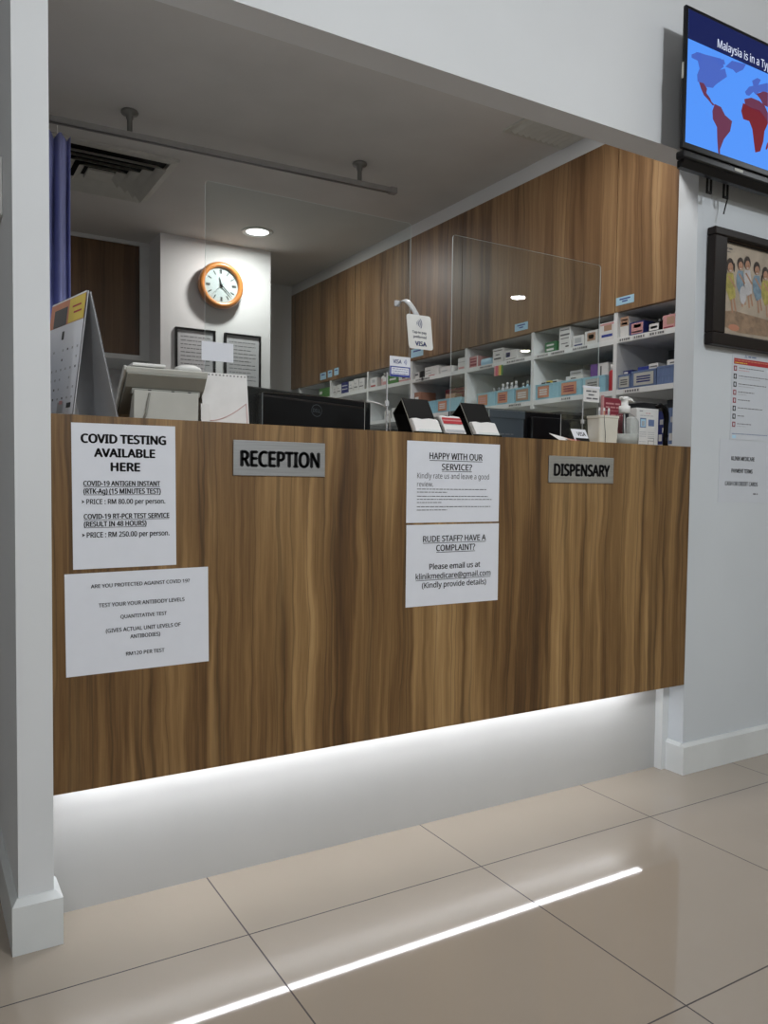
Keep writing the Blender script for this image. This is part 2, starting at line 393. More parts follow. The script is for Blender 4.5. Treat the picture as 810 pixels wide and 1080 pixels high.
# lobby ceiling downlights (behind the camera; two mirror in the right clear screen, three are added fill)
def lobby_light(x, y, z, label, i, col):
    t = thing('downlight', (x, y, z), label, 'ceiling light')
    b = MB(); b.lathe([(.066, -.004), (.088, -.006), (.092, 0), (.066, 0)], 'white', n=28, cap=False); b.build('trim_ring', t)
    M['lens%d' % i] = mat('downlight_lens_%d' % i, (1, 1, 1), emit=col, estr=7.0)
    b = MB(); b.lathe([(.0, -.002), (.066, -.002)], 'lens%d' % i, n=28, cap=False); b.build('lens', t)
for i, (px_, py_, e_, c_) in enumerate(LOBBY):
    lobby_light(px_, py_, CEIL_F, 'round lobby ceiling downlight ' + ['straight in front of the counter', 'added as fill in front of the corridor', 'added as fill nearest the television wall', 'far to the right of the television', 'with a warm tint in the far corner', 'added as fill, furthest back behind the camera'][i], i, c_)
for i, (px_, py_, e_) in enumerate(INNER_FILL):  # fittings for the added fill lamps behind the beam
    lobby_light(px_, py_, CEIL_B, 'round added fill lamp just inside the front beam, ' + ['above the telephone end of the counter', 'above the dispensary end of the counter'][i], i + 10, (1.0, 0.97, 0.93))

# ================================================================== RECEPTION COUNTER
ZT, ZB = 1.0636, 0.2934
ctr = thing('reception_counter', (1.19, 0.09, 0), 'long reception counter faced in brown wood-grain laminate above a lit white plinth', 'counter')
def rel(o, t):      # part built in room coordinates, hung on its thing
    o.parent = t; o.matrix_parent_inverse = Matrix.Translation(-t.location)
    return o
def part(b, name, t, **k):
    o = b.build(name, None, **k); return rel(o, t)
b = MB(); b.box(XL, XR - .001, 0.0, 0.018, ZB, ZT, 'wood'); part(b, 'front_panel', ctr)
b = MB(); b.box(XL, XR - .001, 0.018, 0.078, ZT - .025, ZT, 'wood'); b.box(XL, 2.312, 0.078, 0.28, ZT - .025, ZT, 'wood'); part(b, 'countertop', ctr)
b = MB(); b.box(XL, XR - .001, 0.088, 0.26, 0.0, ZB + .016, 'plinth'); part(b, 'plinth', ctr)
b = MB(); b.box(XR - .03, XR - .0008, 0.058, 0.0875, 0.0, ZB + .012, 'skirt'); part(b, 'plinth_end_post', ctr)
b = MB(); b.box(XL, XR - .001, 0.018, 0.088, ZB + .016, ZB + .03, 'white'); b.box(XL, XR - .001, 0.25, 0.27, ZB + .016, ZT - .025, 'white'); part(b, 'carcass', ctr)
M['led'] = mat('led_diffuser', (1, 1, 1), emit=(0.93, 0.95, 1.0), estr=LED_E)
b = MB(); b.box(XL + .02, 2.0, 0.019, 0.042, ZB + .002, ZB + .015, 'led'); o = part(b, 'led_strip', ctr); o['label'] = 'glowing white light strip under the counter edge'

# desk behind the counter that carries the monitors
t = thing('work_desk', (1.3, 0.62, 0), 'white desk running behind the reception counter', 'desk')
b = MB(); b.box(0.30, 2.28, 0.29, 0.95, 0.725, 0.75, 'white'); part(b, 'desktop', t)
for x in (0.32, 2.24):
    b = MB(); b.box(x, x + .03, 0.31, 0.93, 0, 0.725, 'white'); part(b, 'side_panel', t)

# ---- signs and papers on the counter front
def sheet(name, x0, z1, wd, ht, rot, label, cat, y=0.0, group=None, paper='paper'):
    """flat sheet hung on a face at depth y; local x right, z down from its top-left corner"""
    t = thing(name, (x0, y - .0004, z1), label, cat, group)
    t.rotation_euler = (0, rot, 0)
    b = MB(); b.box(0, wd, -.0006, 0.0, -ht, 0, paper); b.build('paper', t)
    return t
W, H = .21, .297
p = sheet('paper_notice', 0.2757, 1.0476, W, H, -.0082, 'portrait white notice headed COVID TESTING AVAILABLE HERE on the counter front', 'notice')
b = MB(); Y = -.0012
def tl(b, W, H, s, fx0, fx1, ft, fb, bold=0.0, under=False, m='ink'):
    text(b, s, fx0 * W, fx1 * W, -fb * H, -ft * H, Y, m, bold, under)
tl(b, W, H, 'COVID TESTING', .09, .90, .075, .133, .05)
tl(b, W, H, 'AVAILABLE', .21, .79, .172, .228, .05)
tl(b, W, H, 'HERE', .365, .64, .268, .325, .05)
tl(b, W, H, 'COVID-19 ANTIGEN INSTANT', .105, .84, .395, .428, .03, True)
tl(b, W, H, '(RTK-Ag) (15 MINUTES TEST)', .105, .845, .447, .482, .03, True)
tl(b, W, H, 'PRICE : RM 80.00 per person.', .13, .89, .520, .553, .02)
tl(b, W, H, 'COVID-19 RT-PCR TEST SERVICE', .105, .93, .622, .655, .03, True)
tl(b, W, H, '(RESULT IN 48 HOURS)', .105, .70, .674, .708, .03, True)
tl(b, W, H, 'PRICE : RM 250.00 per person.', .13, .93, .748, .783, .02)
for f in (.537, .766): b.add([(.085 * W, Y, -(f - .013) * H), (.112 * W, Y, -f * H), (.085 * W, Y, -(f + .013) * H), (.092 * W, Y, -f * H)], [(0, 1, 2, 3)], 'ink')
b.build('lettering', p)
W, H = .297, .21
p = sheet('paper_notice', 0.2614, 0.742, W, H, -.0108, 'landscape white notice asking ARE YOU PROTECTED AGAINST COVID 19, lowest on the counter front', 'notice')
b = MB()
for s, a, c, t0, t1 in (('ARE YOU PROTECTED AGAINST COVID 19?', .17, .86, .115, .150), ('TEST YOUR YOUR ANTIBODY LEVELS', .22, .82, .305, .342), ('QUANTITATIVE TEST', .365, .69, .435, .470),
                        ('(GIVES ACTUAL UNIT LEVELS OF', .265, .79, .562, .600), ('ANTIBODIES)', .43, .64, .640, .678), ('RM120 PER TEST', .40, .67, .812, .848)):
    tl(b, W, H, s, a, c, t0, t1, .02)
b.build('lettering', p)
p = sheet('paper_notice', 1.073, 1.0423, W, H - .002, 0, 'white notice headed HAPPY WITH OUR SERVICE? on the counter front', 'notice')
b = MB()
tl(b, W, H, 'HAPPY WITH OUR', .23, .80, .135, .212, .02, True); tl(b, W, H, 'SERVICE?', .36, .685, .268, .342, .02, True)
tl(b, W, H, 'Kindly rate us and leave a good', .105, .88, .385, .450, -.004, m='greyink'); tl(b, W, H, 'review.', .105, .27, .490, .550, -.004, m='greyink')
for i, (f, e_) in enumerate(((.585, .85), (.622, .42), (.672, .87), (.710, .92), (.748, .36), (.800, .90), (.840, .42))):
    bars(b, .105 * W, e_ * W, -f * H, .0026, Y, 'greyink', seed=i)
b.build('lettering', p)
p = sheet('paper_notice', 1.074, 0.8290, W, H, -.002, 'white notice headed RUDE STAFF? HAVE A COMPLAINT? on the counter front', 'notice')
b = MB()
tl(b, W, H, 'RUDE STAFF? HAVE A', .17, .85, .140, .212, .02, True); tl(b, W, H, 'COMPLAINT?', .31, .73, .255, .328, .02, True)
tl(b, W, H, 'Please email us at', .24, .79, .485, .552, .022); tl(b, W, H, 'klinikmedicare@gmail.com', .10, .91, .600, .668, .015, True); tl(b, W, H, '(Kindly provide details)', .165, .86, .712, .778, .015)
b.build('lettering', p)
def plate(x0, x1, z0, z1, word, fx0, fx1, label):
    t = thing('sign_plate', (x0, -.0005, z0), label, 'sign')
    b = MB(); b.box(0, x1 - x0, -.003, 0, 0, z1 - z0, 'steel'); b.build('plate', t, bevel=.0008)
    b = MB(); wd = x1 - x0; h = z1 - z0
    text(b, word, fx0 * wd, fx1 * wd, .27 * h, .70 * h, -.0036, 'ink', .05); b.build('lettering', t)
plate(0.615, 0.842, 0.947, 1.026, 'RECEPTION', .08, .93, 'brushed steel plate reading RECEPTION on the counter front')
plate(1.545, 1.801, 0.942, 1.018, 'DISPENSARY', .08, .93, 'brushed steel plate reading DISPENSARY on the counter front')

# ================================================================== CEILING ITEMS BEHIND THE COUNTER
# downlight
t = thing('downlight', (1.67, 2.53, CEIL_B), 'round recessed ceiling downlight, lit, in front of the clock wall', 'ceiling light')
b = MB(); b.lathe([(.062, -.004), (.085, -.006), (.088, 0), (.062, 0)], 'white', n=32, cap=False); b.build('trim_ring', t)
M['downglow'] = mat('downlight_lens', (1, 1, 1), emit=(1.0, 0.97, 0.92), estr=8.0)
b = MB(); b.lathe([(.0, -.002), (.062, -.002)], 'downglow', n=32, cap=False); b.build('lens', t)
# big four-way diffuser
t = thing('air_diffuser', (0.735, 2.07, CEIL_B), 'square four-way air-conditioning diffuser of nested louvres in the ceiling', 'air vent')
def ring(b, r0, r1, z0, z1, m):
    vs = []
    for r, z in ((r0, z0), (r1, z1)): vs += [(-r, -r, z), (r, -r, z), (r, r, z), (-r, r, z)]
    b.add(vs, [(i, (i + 1) % 4, 4 + (i + 1) % 4, 4 + i) for i in range(4)], m)
b = MB(); ring(b, .282, .282, 0, -.012, 'palegrey'); ring(b, .282, .250, -.012, -.016, 'palegrey'); ring(b, .250, .245, -.016, 0, 'palegrey'); b.build('frame', t)
b = MB(); b.box(-.248, .248, -.248, .248, -.002, -.0005, 'blackmatte'); b.build('duct_shade_plate', t)  # black plate stands in for the shade up inside the duct
for r in (.238, .192, .146, .100):
    b = MB(); ring(b, r, r - .032, -.040, -.018, 'palegrey'); ring(b, r - .0015, r - .0330, -.0385, -.0165, 'palegrey'); ring(b, r, r - .0015, -.040, -.0385, 'palegrey'); ring(b, r - .032, r - .0330, -.018, -.0165, 'palegrey'); b.build('louvre', t)
b = MB(); b.rbox(-.056, .056, -.056, .056, -.038, -.026, .003, 'palegrey'); b.build('centre_plate', t)
# slatted grille by the soffit
t = thing('ceiling_grille', (2.17, 0.68, CEIL_B), 'flat slatted air grille in the ceiling close to the front beam', 'air vent')
b = MB()
for a in ((-.155, .155, -.135, -.115), (-.155, .155, .115, .135), (-.155, -.135, -.115, .115), (.135, .155, -.115, .115)): b.box(a[0], a[1], a[2], a[3], -.008, 0, 'palegrey')
b.build('frame', t)
b = MB(); b.box(-.135, .135, -.115, .115, -.0015, -.0005, 'dark'); b.build('duct_shade_plate', t)  # dark plate coloured as the shade behind the slats
for i in range(9):
    x = -.130 + i * .0298
    b = MB(); b.prism([(x, -.004), (x + .018, -.014), (x + .020, -.014), (x + .002, -.004)], 'Y', -.115, .115, 'palegrey'); b.build('slat', t)
# curtain rail
t = thing('curtain_rail', (1.05, 1.42, 2.235), 'straight aluminium curtain rail hung below the ceiling on two rods', 'curtain rail')
Trl = Matrix.Rotation(-.03, 4, 'Z') @ Matrix.Rotation(-.006, 4, 'Y')
b = MB()
b.prism([(-.014, 0), (.014, 0), (.014, .012), (-.014, .012)], 'X', -.81, .80, 'rail', T=Trl); b.prism([(-.014, -.008), (-.005, -.008), (-.005, 0), (-.014, 0)], 'X', -.81, .80, 'rail', T=Trl)
b.prism([(.014, -.008), (.005, -.008), (.005, 0), (.014, 0)], 'X', -.81, .80, 'rail', T=Trl)
b.build('track', t)
b = MB(); b.prism([(-.0045, -.005), (.0045, -.005), (.0045, 0), (-.0045, 0)], 'X', -.80, .79, 'blackmatte', T=Trl); b.build('slot', t)
b = MB(); b.rbox(.795, .83, -.017, .017, -.012, .016, .005, 'rail', T=Trl); b.build('end_cap', t)
for x, y in ((-.325, .02), (.645, -.02)):
    z0 = .013 + x * .006
    top = CEIL_B - 2.235
    b = MB(); b.lathe([(.010, z0), (.010, top - .02), (.012, top - .019)], 'metal', (x, y, 0), 14); b.lathe([(.013, top - .030), (.013, top - .016), (.030, top - .012), (.033, top - .006), (.030, top)], 'metal', (x, y, 0), 20)
    b.build('ceiling_rod', t)
# curtain, gathered at the left
cu = thing('curtain', (0.40, 1.445, 0.3), 'plain blue-violet curtain bunched at the left end of the rail', 'curtain')
M['curtain'] = mat('curtain_cloth', (0.27, 0.30, 0.60), 0.85, noise=0.03, nscale=10)
b = MB(); nx, nz = 90, 30; vs = []; fs = []
for j in range(nz + 1):
    fz = j / nz; z = fz * 1.875
    for i in range(nx + 1):
        u = i / nx
        x = -.15 + u * (.268 - .012 * math.sin(fz * 3) + .012 * (1 - fz))
        pinch = 1.0 - .55 * max(0, (fz - .9) / .1)
        y = pinch * (.030 * math.sin(u * 34 + .7 * math.sin(fz * 3)) + .012 * math.sin(u * 71 + 2 * fz)) + .006 * math.sin(fz * 9 + u * 12)
        if fz > .985: z += .004 * math.sin(u * 40)
        vs.append((x, y, z))
for j in range(nz):
    for i in range(nx):
        a = j * (nx + 1) + i; fs.append((a, a + 1, a + nx + 2, a + nx + 1))
b.add(vs, fs, 'curtain', True)
o = b.build('cloth', cu); sd = o.modifiers.new('thick', 'SOLIDIFY'); sd.thickness = .002
for x in (-.125, -.06, .02, .07):
    b = MB(); b.tube([(x, 0, 1.83), (x, 0, 1.90), (x, .004, 1.910), (x, .004, 1.921)], .0018, 'white', 6); b.build('hook', cu)

# ================================================================== CLOCK WALL
ck = thing('wall_clock', (1.552, 2.84, 2.073), 'round wall clock with an orange wooden rim and white face', 'clock')
Tc = Matrix.Rotation(PI / 2, 4, 'X')       # lathe axis turned to face -Y
b = MB(); b.lathe([(.112, 0.0), (.127, .012), (.134, .050), (.127, .066), (.113, .072), (.102, .064), (.100, .050)], 'orange', n=56, T=Tc, cap=False); b.build('rim', ck)
M['dial'] = mat('clock_dial', (0.50, 0.55, 0.56), 0.5, noise=0.01)
b = MB(); b.lathe([(.0, .048), (.103, .048)], 'dial', n=48, T=Tc, cap=False); b.build('dial', ck)
b = MB()
for h in range(12):
    a = h * PI / 6; s_, c_ = math.sin(a), math.cos(a)
    T_ = Matrix.Rotation(a, 4, 'Y')
    wd = .0028 if h % 3 else .004
    quad(b, -wd, wd, .066, .090, -.0495, 'ink', T_)
    if h % 3 == 0: quad(b, -wd - .005, -wd - .002, .066, .090, -.0495, 'ink', T_)
b.build('hour_marks', ck)
def hand(ang, ln, wd, y, name):
    T_ = Matrix.Rotation(ang, 4, 'Y'); b = MB()
    b.prism([(-wd, -.014), (wd, -.014), (wd * .9, ln * .5), (wd * .35, ln), (-wd * .35, ln), (-wd * .9, ln * .5)], 'Y', -y, -y - .0015, 'ink', T=T_); b.build(name, ck)
hand(math.radians(-14), .046, .0038, .052, 'hour_hand'); hand(math.radians(133), .086, .0028, .055, 'minute_hand'); hand(math.radians(225), .082, .0009, .057, 'second_hand')
b = MB(); b.lathe([(.006, .048), (.006, .060)], 'ink', n=14, T=Tc); b.build('hub', ck)
b = MB(); b.lathe([(.0, .0625), (.1015, .0625)], 'acryl', n=48, T=Tc, cap=False); b.build('cover_glass', ck)
def wall_frame(x0, x1, z0, z1, y, label, seed):
    t = thing('certificate_frame', ((x0 + x1) / 2, y, z0), label, 'picture frame', 'framed certificates')
    w2 = (x1 - x0) / 2; h = z1 - z0; f = .011
    b = MB()
    for a in ((-w2, w2, 0, f), (-w2, w2, h - f, h), (-w2, -w2 + f, f, h - f), (w2 - f, w2, f, h - f)): b.box(a[0], a[1], -.018, 0, a[2], a[3], 'black')
    b.build('frame', t)
    b = MB(); b.box(-w2 + f, w2 - f, -.008, -.002, f, h - f, 'card')
    for i in range(11):
        bars(b, -w2 + .03, w2 - .03 - (.03 if i % 3 == 2 else 0), h - .05 - i * .022, .006, -.0085, 'greyink', seed=seed + i)
    b.build('certificate', t)
wall_frame(1.297, 1.531, 1.485, 1.815, 2.84, 'black-framed certificate at the left under the wall clock', 1)
wall_frame(1.586, 1.812, 1.485, 1.812, 2.84, 'black-framed certificate at the right under the wall clock', 31)

# wooden cupboard at the far left
t = thing('wall_cupboard', (0.76, 3.3, 1.645), 'dark wood-fronted wall cupboard with a pale frame behind the curtain', 'cabinet')
b = MB(); b.box(-.46, .4545, -.20, .245, 0, .684, 'skirt'); b.build('body', t)
b = MB(); b.box(.4, .4545, -.218, -.2, .0, .684, 'skirt'); b.box(-.46, .4, -.218, -.2, 0, .028, 'skirt'); b.box(-.46, .4, -.218, -.2, .662, .684, 'skirt'); b.build('frame', t)
M['wood3'] = wood('cupboard_wood', [(0.28, (0.05, 0.024, 0.010)), (0.45, (0.10, 0.05, 0.021)), (0.60, (0.15, 0.082, 0.036)), (0.80, (0.22, 0.13, 0.062))], 9.1, 0.45)
b = MB(); b.box(-.458, .398, -.212, -.2, .030, .660, 'wood3'); b.build('door', t)

# ================================================================== OVERHEAD CABINETS
def cabinet(y0, y1, label, cards=()):
    t = thing('overhead_cabinet', (2.48, (y0 + y1) / 2, 1.602), label, 'cabinet', None)
    h = .66; w2 = (y1 - y0) / 2
    b = MB(); b.box(-.128, .158, -w2 + .0005, w2 - .0005, 0, h, 'shelf'); b.build('body', t)
    b = MB(); b.box(-.15, -.1285, -w2 + .002, w2 - .002, 0, h, 'wood2'); d = b.build('door', t)
    for yy, zz, ww, hh, nl in cards:
        yy -= (y0 + y1) / 2; zz -= 1.602
        b = MB(); b.box(-.1512, -.1501, yy - ww / 2, yy + ww / 2, zz - hh / 2, zz + hh / 2, 'labelblue')
        Tn = Matrix.Translation((0, 0, 0)) @ Matrix(((0, 1, 0, 0), (-1, 0, 0, 0), (0, 0, 1, 0), (0, 0, 0, 1)))
        # strokes facing -X
        for k in range(nl):
            z_ = zz + hh * (.12 - .30 * k); x0, x1 = (-.3, .3) if k == 0 else (-.15, .15)
            b.add([(-.1515, yy + x0 * ww, z_), (-.1515, yy + x1 * ww, z_), (-.1515, yy + x1 * ww, z_ + hh * .16), (-.1515, yy + x0 * ww, z_ + hh * .16)], [(0, 1, 2, 3)], 'blueink')
        c = b.build('label_card', d); c['label'] = 'small pale blue label card'
cabinet(0.092, 0.508, 'overhead wood cabinet nearest the front wall, with a pale blue label card', [(0.458, 1.640, .088, .030, 2)])
cabinet(0.508, 1.505, 'wide overhead wood cabinet, second from the front wall', [(1.054, 1.638, .088, .033, 2)])
cabinet(1.505, 2.003, 'narrow overhead wood cabinet behind the hanging card-payment sign', [(1.90, 1.640, .12, .045, 1)])
cabinet(2.003, 2.60, 'overhead wood cabinet above the medicine shelf, fourth from the front wall')
cabinet(2.60, 3.548, 'overhead wood cabinet at the far end, with three small pale labels', [(3.03, 1.640, .085, .045, 1), (2.93, 1.644, .06, .045, 1), (2.84, 1.648, .06, .045, 1)])

# ================================================================== SHELVING
DIV = [0.10, 0.505, 0.98, 1.465, 1.96, 2.44, 2.93, 3.42]
sh = thing('wall_shelving', (2.48, 1.8, 0), 'long white open medicine shelving under the overhead wood cabinets', 'shelving')
b = MB(); b.box(2.625, 2.638, 0.092, 3.548, 1.30, 1.60, 'shelfback'); part(b, 'back_panel', sh)
b = MB(); b.box(2.625, 2.638, 0.092, 3.548, 1.09, 1.30, 'dark'); part(b, 'lower_back_panel', sh)
for d in DIV:
    z0 = 1.27 if d > .3 else 1.09
    b = MB(); b.box(2.333, 2.625, d - .009, d + .009, z0, 1.6015, 'shelf'); part(b, 'divider', sh)
for z in (1.483, 1.286):
    for i in range(len(DIV) - 1):
        b = MB(); b.box(2.334, 2.625, DIV[i] + .0095, DIV[i + 1] - .0095, z, z + .020, 'shelf'); part(b, 'shelf', sh)
def edge_label(y0, y1, z, m='palebox', ink='greyink', seed=1):
    b = MB(); b.box(2.3328, 2.3338, y0, y1, z + .002, z + .018, m)
    n = max(3, int((y1 - y0) / .012)); r = random.Random(seed)
    for k in range(n):
        a = y0 + .004 + (y1 - y0 - .008) * k / n; c = a + (y1 - y0 - .008) / n * r.uniform(.5, .85)
        b.add([(2.3325, a, z + .006), (2.3325, c, z + .006), (2.3325, c, z + .014), (2.3325, a, z + .014)], [(0, 1, 2, 3)], ink)
    part(b, 'shelf_label', sh)
for i, (a, c, z) in enumerate(((.43, .49, 1.483), (.36, .42, 1.483), (.27, .345, 1.483), (.38, .46, 1.286), (.88, .955, 1.483), (.78, .87, 1.483), (.65, .74, 1.483), (.74, .80, 1.286),
                               (1.26, 1.36, 1.483), (1.03, 1.16, 1.483), (1.05, 1.14, 1.286), (1.78, 1.86, 1.483), (1.84, 1.92, 1.483))):
    edge_label(a, c, z, seed=i)
b = MB(); b.box(2.335, 2.638, 0.092, 3.548, 0.06, 1.088, 'white'); b.box(2.36, 2.638, 0.092, 3.548, 0, .06, 'dark')
bc = thing('base_cabinet', (2.48, 1.8, 0), 'low white base cabinet below the medicine shelving', 'cabinet'); part(b, 'body', bc)
for i in range(7):
    b = MB(); b.box(2.318, 2.3345, .094 + i * .493, .094 + i * .493 + .489, .07, 1.06, 'white'); part(b, 'door', bc)

# ---- stock on the shelves.  X front = 2.345, faces look to -X
TX = Matrix(((0, 1, 0, 0), (1, 0, 0, 0), (0, 0, 1, 0), (0, 0, 0, 1)))
ZU, ZL = 1.5032, 1.3062
def face_print(b, y0, y1, z0, z1, x, specs):
    for fy0, fy1, fz0, fz1, m in specs:
        a, c = y1 - fy0 * (y1 - y0), y1 - fy1 * (y1 - y0)      # fy from the left as seen
        b.add([(x, a, z0 + fz0 * (z1 - z0)), (x, c, z0 + fz0 * (z1 - z0)), (x, c, z0 + fz1 * (z1 - z0)), (x, a, z0 + fz1 * (z1 - z0))], [(0, 1, 2, 3)], m)
def pbox(y0, y1, z0, h, depth, m, label, prints=(), x=2.345, cat='box', name='medicine_box', group=None):
    b = MB(); b.box(x, x + depth, y0, y1, z0, z0 + h, m)
    face_print(b, y0, y1, z0, z0 + h, x - .0004, prints)
    return tag(b.build(name, bevel=.0008), label, cat, group)
def bottle(y, x, z0, r, h, m, capm, label, lab=None, group=None, name='medicine_bottle'):
    t = thing(name, (x, y, z0), label, 'bottle', group)
    b = MB(); b.lathe([(r * .92, 0), (r, .004), (r, h * .66), (r * .75, h * .76), (r * .42, h * .82), (r * .42, h * .86)], m, n=16)
    if lab: b.lathe([(r * 1.01, h * .12), (r * 1.01, h * .55)], lab, n=16, cap=False)
    b.build('body', t)
    b = MB(); b.lathe([(r * .52, h * .84), (r * .52, h * .99), (r * .48, h)], capm, n=14); b.build('cap', t)
    return t
def basket(y0, y1, label, m='binblue', h=.066, card=None, x=2.342, z0=ZL, depth=.2, group='pale blue stock baskets'):
    t = thing('stock_basket', (x + depth / 2, (y0 + y1) / 2, z0), label, 'basket', group)
    w2 = (y1 - y0) / 2; d2 = depth / 2; th = .0025
    b = MB()
    b.box(-d2, d2, -w2, w2, 0, th, m)
    for a in ((-d2, -d2 + th, -w2, w2), (d2 - th, d2, -w2, w2), (-d2 + th, d2 - th, -w2, -w2 + th), (-d2 + th, d2 - th, w2 - th, w2)): b.box(*a, th, h, m)
    # rim and ribs
    b.box(-d2 - .002, -d2, -w2, w2, h - .006, h, m); b.box(-d2 - .0015, -d2, -w2, w2, h * .45, h * .5, m)
    for k in range(9):
        yy = -w2 + (k + .5) * 2 * w2 / 9; b.box(-d2 - .001, -d2, yy - .0012, yy + .0012, .004, h - .006, m)
    b.build('tray', t)
    if card:
        a, c, cm, im = card
        b = MB(); ya, yb = w2 - a * 2 * w2, w2 - c * 2 * w2
        b.box(-d2 - .0035, -d2 - .002, min(ya, yb), max(ya, yb), h * .12, h * .86, cm)
        for k in range(3): face_print(b, min(ya, yb), max(ya, yb), h * .12, h * .86, -d2 - .0039, [(.15, .85, .22 + .2 * k, .34 + .2 * k, im)])
        b.build('label_card', t)
    return t
G = 'medicine packs in the '
# bay 1 (nearest the front wall), upper shelf
pbox(.452, .492, ZU, .078, .15, 'palebox', 'tall narrow white and brown carton, first on the top shelf by the front wall', [(0, 1, .55, 1, 'tan'), (.15, .85, .62, .72, 'palebox'), (.1, .9, .82, .88, 'palebox')])
t = pbox(.378, .446, ZU, .050, .10, 'navy', 'dark blue pack with a pink label on the top shelf', [(.12, .95, .12, .9, 'pink'), (.3, .8, .55, .8, 'salmon'), (.15, .9, .2, .3, 'navy')])
for i, y in enumerate((.398, .372)): bottle(y, 2.47, ZU, .012, .066, 'navy', 'palegrey', 'small dark blue bottle with grey cap, %s of the pair behind the blue pack' % ('left' if i == 0 else 'right'))
for i, y in enumerate((.352, .336, .318, .303)): bottle(y, 2.40, ZU, .0085, .056 + .004 * i, 'black', 'palegrey', '%s of four small black bottles with grey caps on the top shelf' % ('leftmost', 'second from left', 'third from left', 'rightmost')[i])
pbox(.306, .356, ZU, .034, .03, 'black', 'black pack with a white label in front of the small black bottles', [(.08, .95, .15, .85, 'palebox'), (.2, .8, .35, .6, 'greyink')])
for i, y in enumerate((.279, .254)): bottle(y, 2.40, ZU, .009, .072 - .004 * i, 'pink', 'palebox', 'small pink bottle with white cap, %s of the two by the front wall' % ('left' if i == 0 else 'right'))
pbox(.238, .291, ZU, .050, .03, 'pink', 'pink carton at the wall end of the top shelf', [(.35, .95, .3, .85, 'tan'), (.1, .9, .06, .16, 'dkred')])
# bay 1, lower shelf
basket(.432, .492, 'blue-grey perforated organiser box, left of three on the lower shelf by the front wall', 'slate', .055, (.1, .9, 'palegrey', 'greyink'), group=None)
basket(.313, .428, 'blue-grey organiser box with white labels, middle of the three by the front wall', 'slate', .062, (.12, .92, 'palegrey', 'navy'), group=None)
basket(.190, .309, 'blue-grey organiser box, right of the three by the front wall', 'slate', .066, None, group=None)
pbox(.33, .395, ZL, .140, .07, 'palegrey', 'tall grey carton standing behind the organiser boxes', [(.1, .6, .5, .55, 'greyink'), (.1, .6, .8, .85, 'greyink')], x=2.55)
pbox(.365, .415, ZL + .062, .016, .08, 'blueink', 'bright blue packet lying on the middle organiser box', x=2.36)
pbox(.320, .362, ZL + .062, .022, .06, 'palebox', 'small white carton on the middle organiser box', [(.1, .9, .4, .6, 'greyink')], x=2.36)
pbox(.215, .28, ZL + .066, .022, .08, 'palebox', 'small white carton on the right organiser box', [(.2, .8, .4, .6, 'greyink')], x=2.36)
pbox(.440, .486, ZL + .055, .018, .06, 'navy', 'small navy packet on the left organiser box', [(.1, .5, .3, .7, 'palebox')], x=2.36)
# bay 2 upper
pbox(.846, .914, ZU, .044, .10, 'green', 'dark green carton with white print on the top shelf', [(.15, .8, .62, .78, 'palebox'), (.15, .8, .18, .38, 'palebox')])
pbox(.764, .828, ZU, .092, .14, 'palebox', 'tallest white carton with ruled print on the top shelf', [(.1, .9, .86, .9, 'greyink'), (.1, .95, .62, .70, 'greyink'), (.15, .9, .48, .52, 'greyink'), (.2, .8, .25, .29, 'greyink'), (.6, .9, .1, .16, 'ink')])
pbox(.686, .748, ZU, .046, .12, 'palebox', 'low white carton with grey emblem beside the tall carton', [(.2, .8, .35, .8, 'card'), (.15, .9, .1, .22, 'navy')])
pbox(.610, .680, ZU, .054, .12, 'palebox', 'white carton with a brown emblem in the middle bay of the top shelf', [(.2, .85, .25, .85, 'tan'), (.3, .7, .4, .7, 'palebox')])
pbox(.520, .600, ZU, .072, .14, 'palebox', 'white carton with blue underline at the right end of its shelf bay', [(.05, .95, .86, .95, 'pink'), (.3, .8, .55, .85, 'tan'), (.15, .85, .22, .36, 'blueink')])
# bay 2 lower
basket(.822, .965, 'pale blue basket with a red-and-white label, at the divider left of the purple carton', card=(.12, .6, 'salmon', 'palebox'))
basket(.688, .815, 'pale blue basket under the stacked white cartons', card=(.1, .78, 'salmon', 'dkred'))
basket(.560, .682, 'pale blue basket next to the red spray can', card=(.15, .75, 'card', 'greyink'))
for i, (y, n) in enumerate(((.935, 'left'), (.905, 'middle'), (.865, 'right'))):
    pbox(y - .013, y + .013, ZL + .004, .076, .05, 'yellow' if i == 1 else 'palebox', 'small pale and yellow packet standing in the left basket, %s one' % n, [(0, 1, .86, .94, 'ink')], x=2.36)
pbox(.700, .80, ZL + .067, .018, .10, 'palebox', 'flat white carton lying on the middle blue basket', [(.3, .6, .3, .6, 'greyink')], x=2.36)
pbox(.715, .785, ZL + .0855, .022, .08, 'card', 'grey carton stacked on the flat white carton', [(.1, .9, .4, .6, 'greyink')], x=2.37)
pbox(.632, .670, ZL + .004, .116, .05, 'purple', 'purple carton standing in a pale blue basket', x=2.37)
pbox(.574, .626, ZL + .004, .116, .05, 'palebox', 'white upright carton standing beside the purple carton', [(.2, .35, .3, .9, 'greyink')], x=2.37)
t = thing('spray_can', (2.36, .539, ZL), 'slim red spray can with a white cap at the end of the lower shelf', 'spray can')
b = MB(); b.lathe([(.013, 0), (.0145, .003), (.0145, .075), (.010, .082)], 'red', n=18); b.build('can', t)
b = MB(); b.lathe([(.0095, .0815), (.0095, .103), (.007, .106)], 'white', n=16); b.build('cap', t)
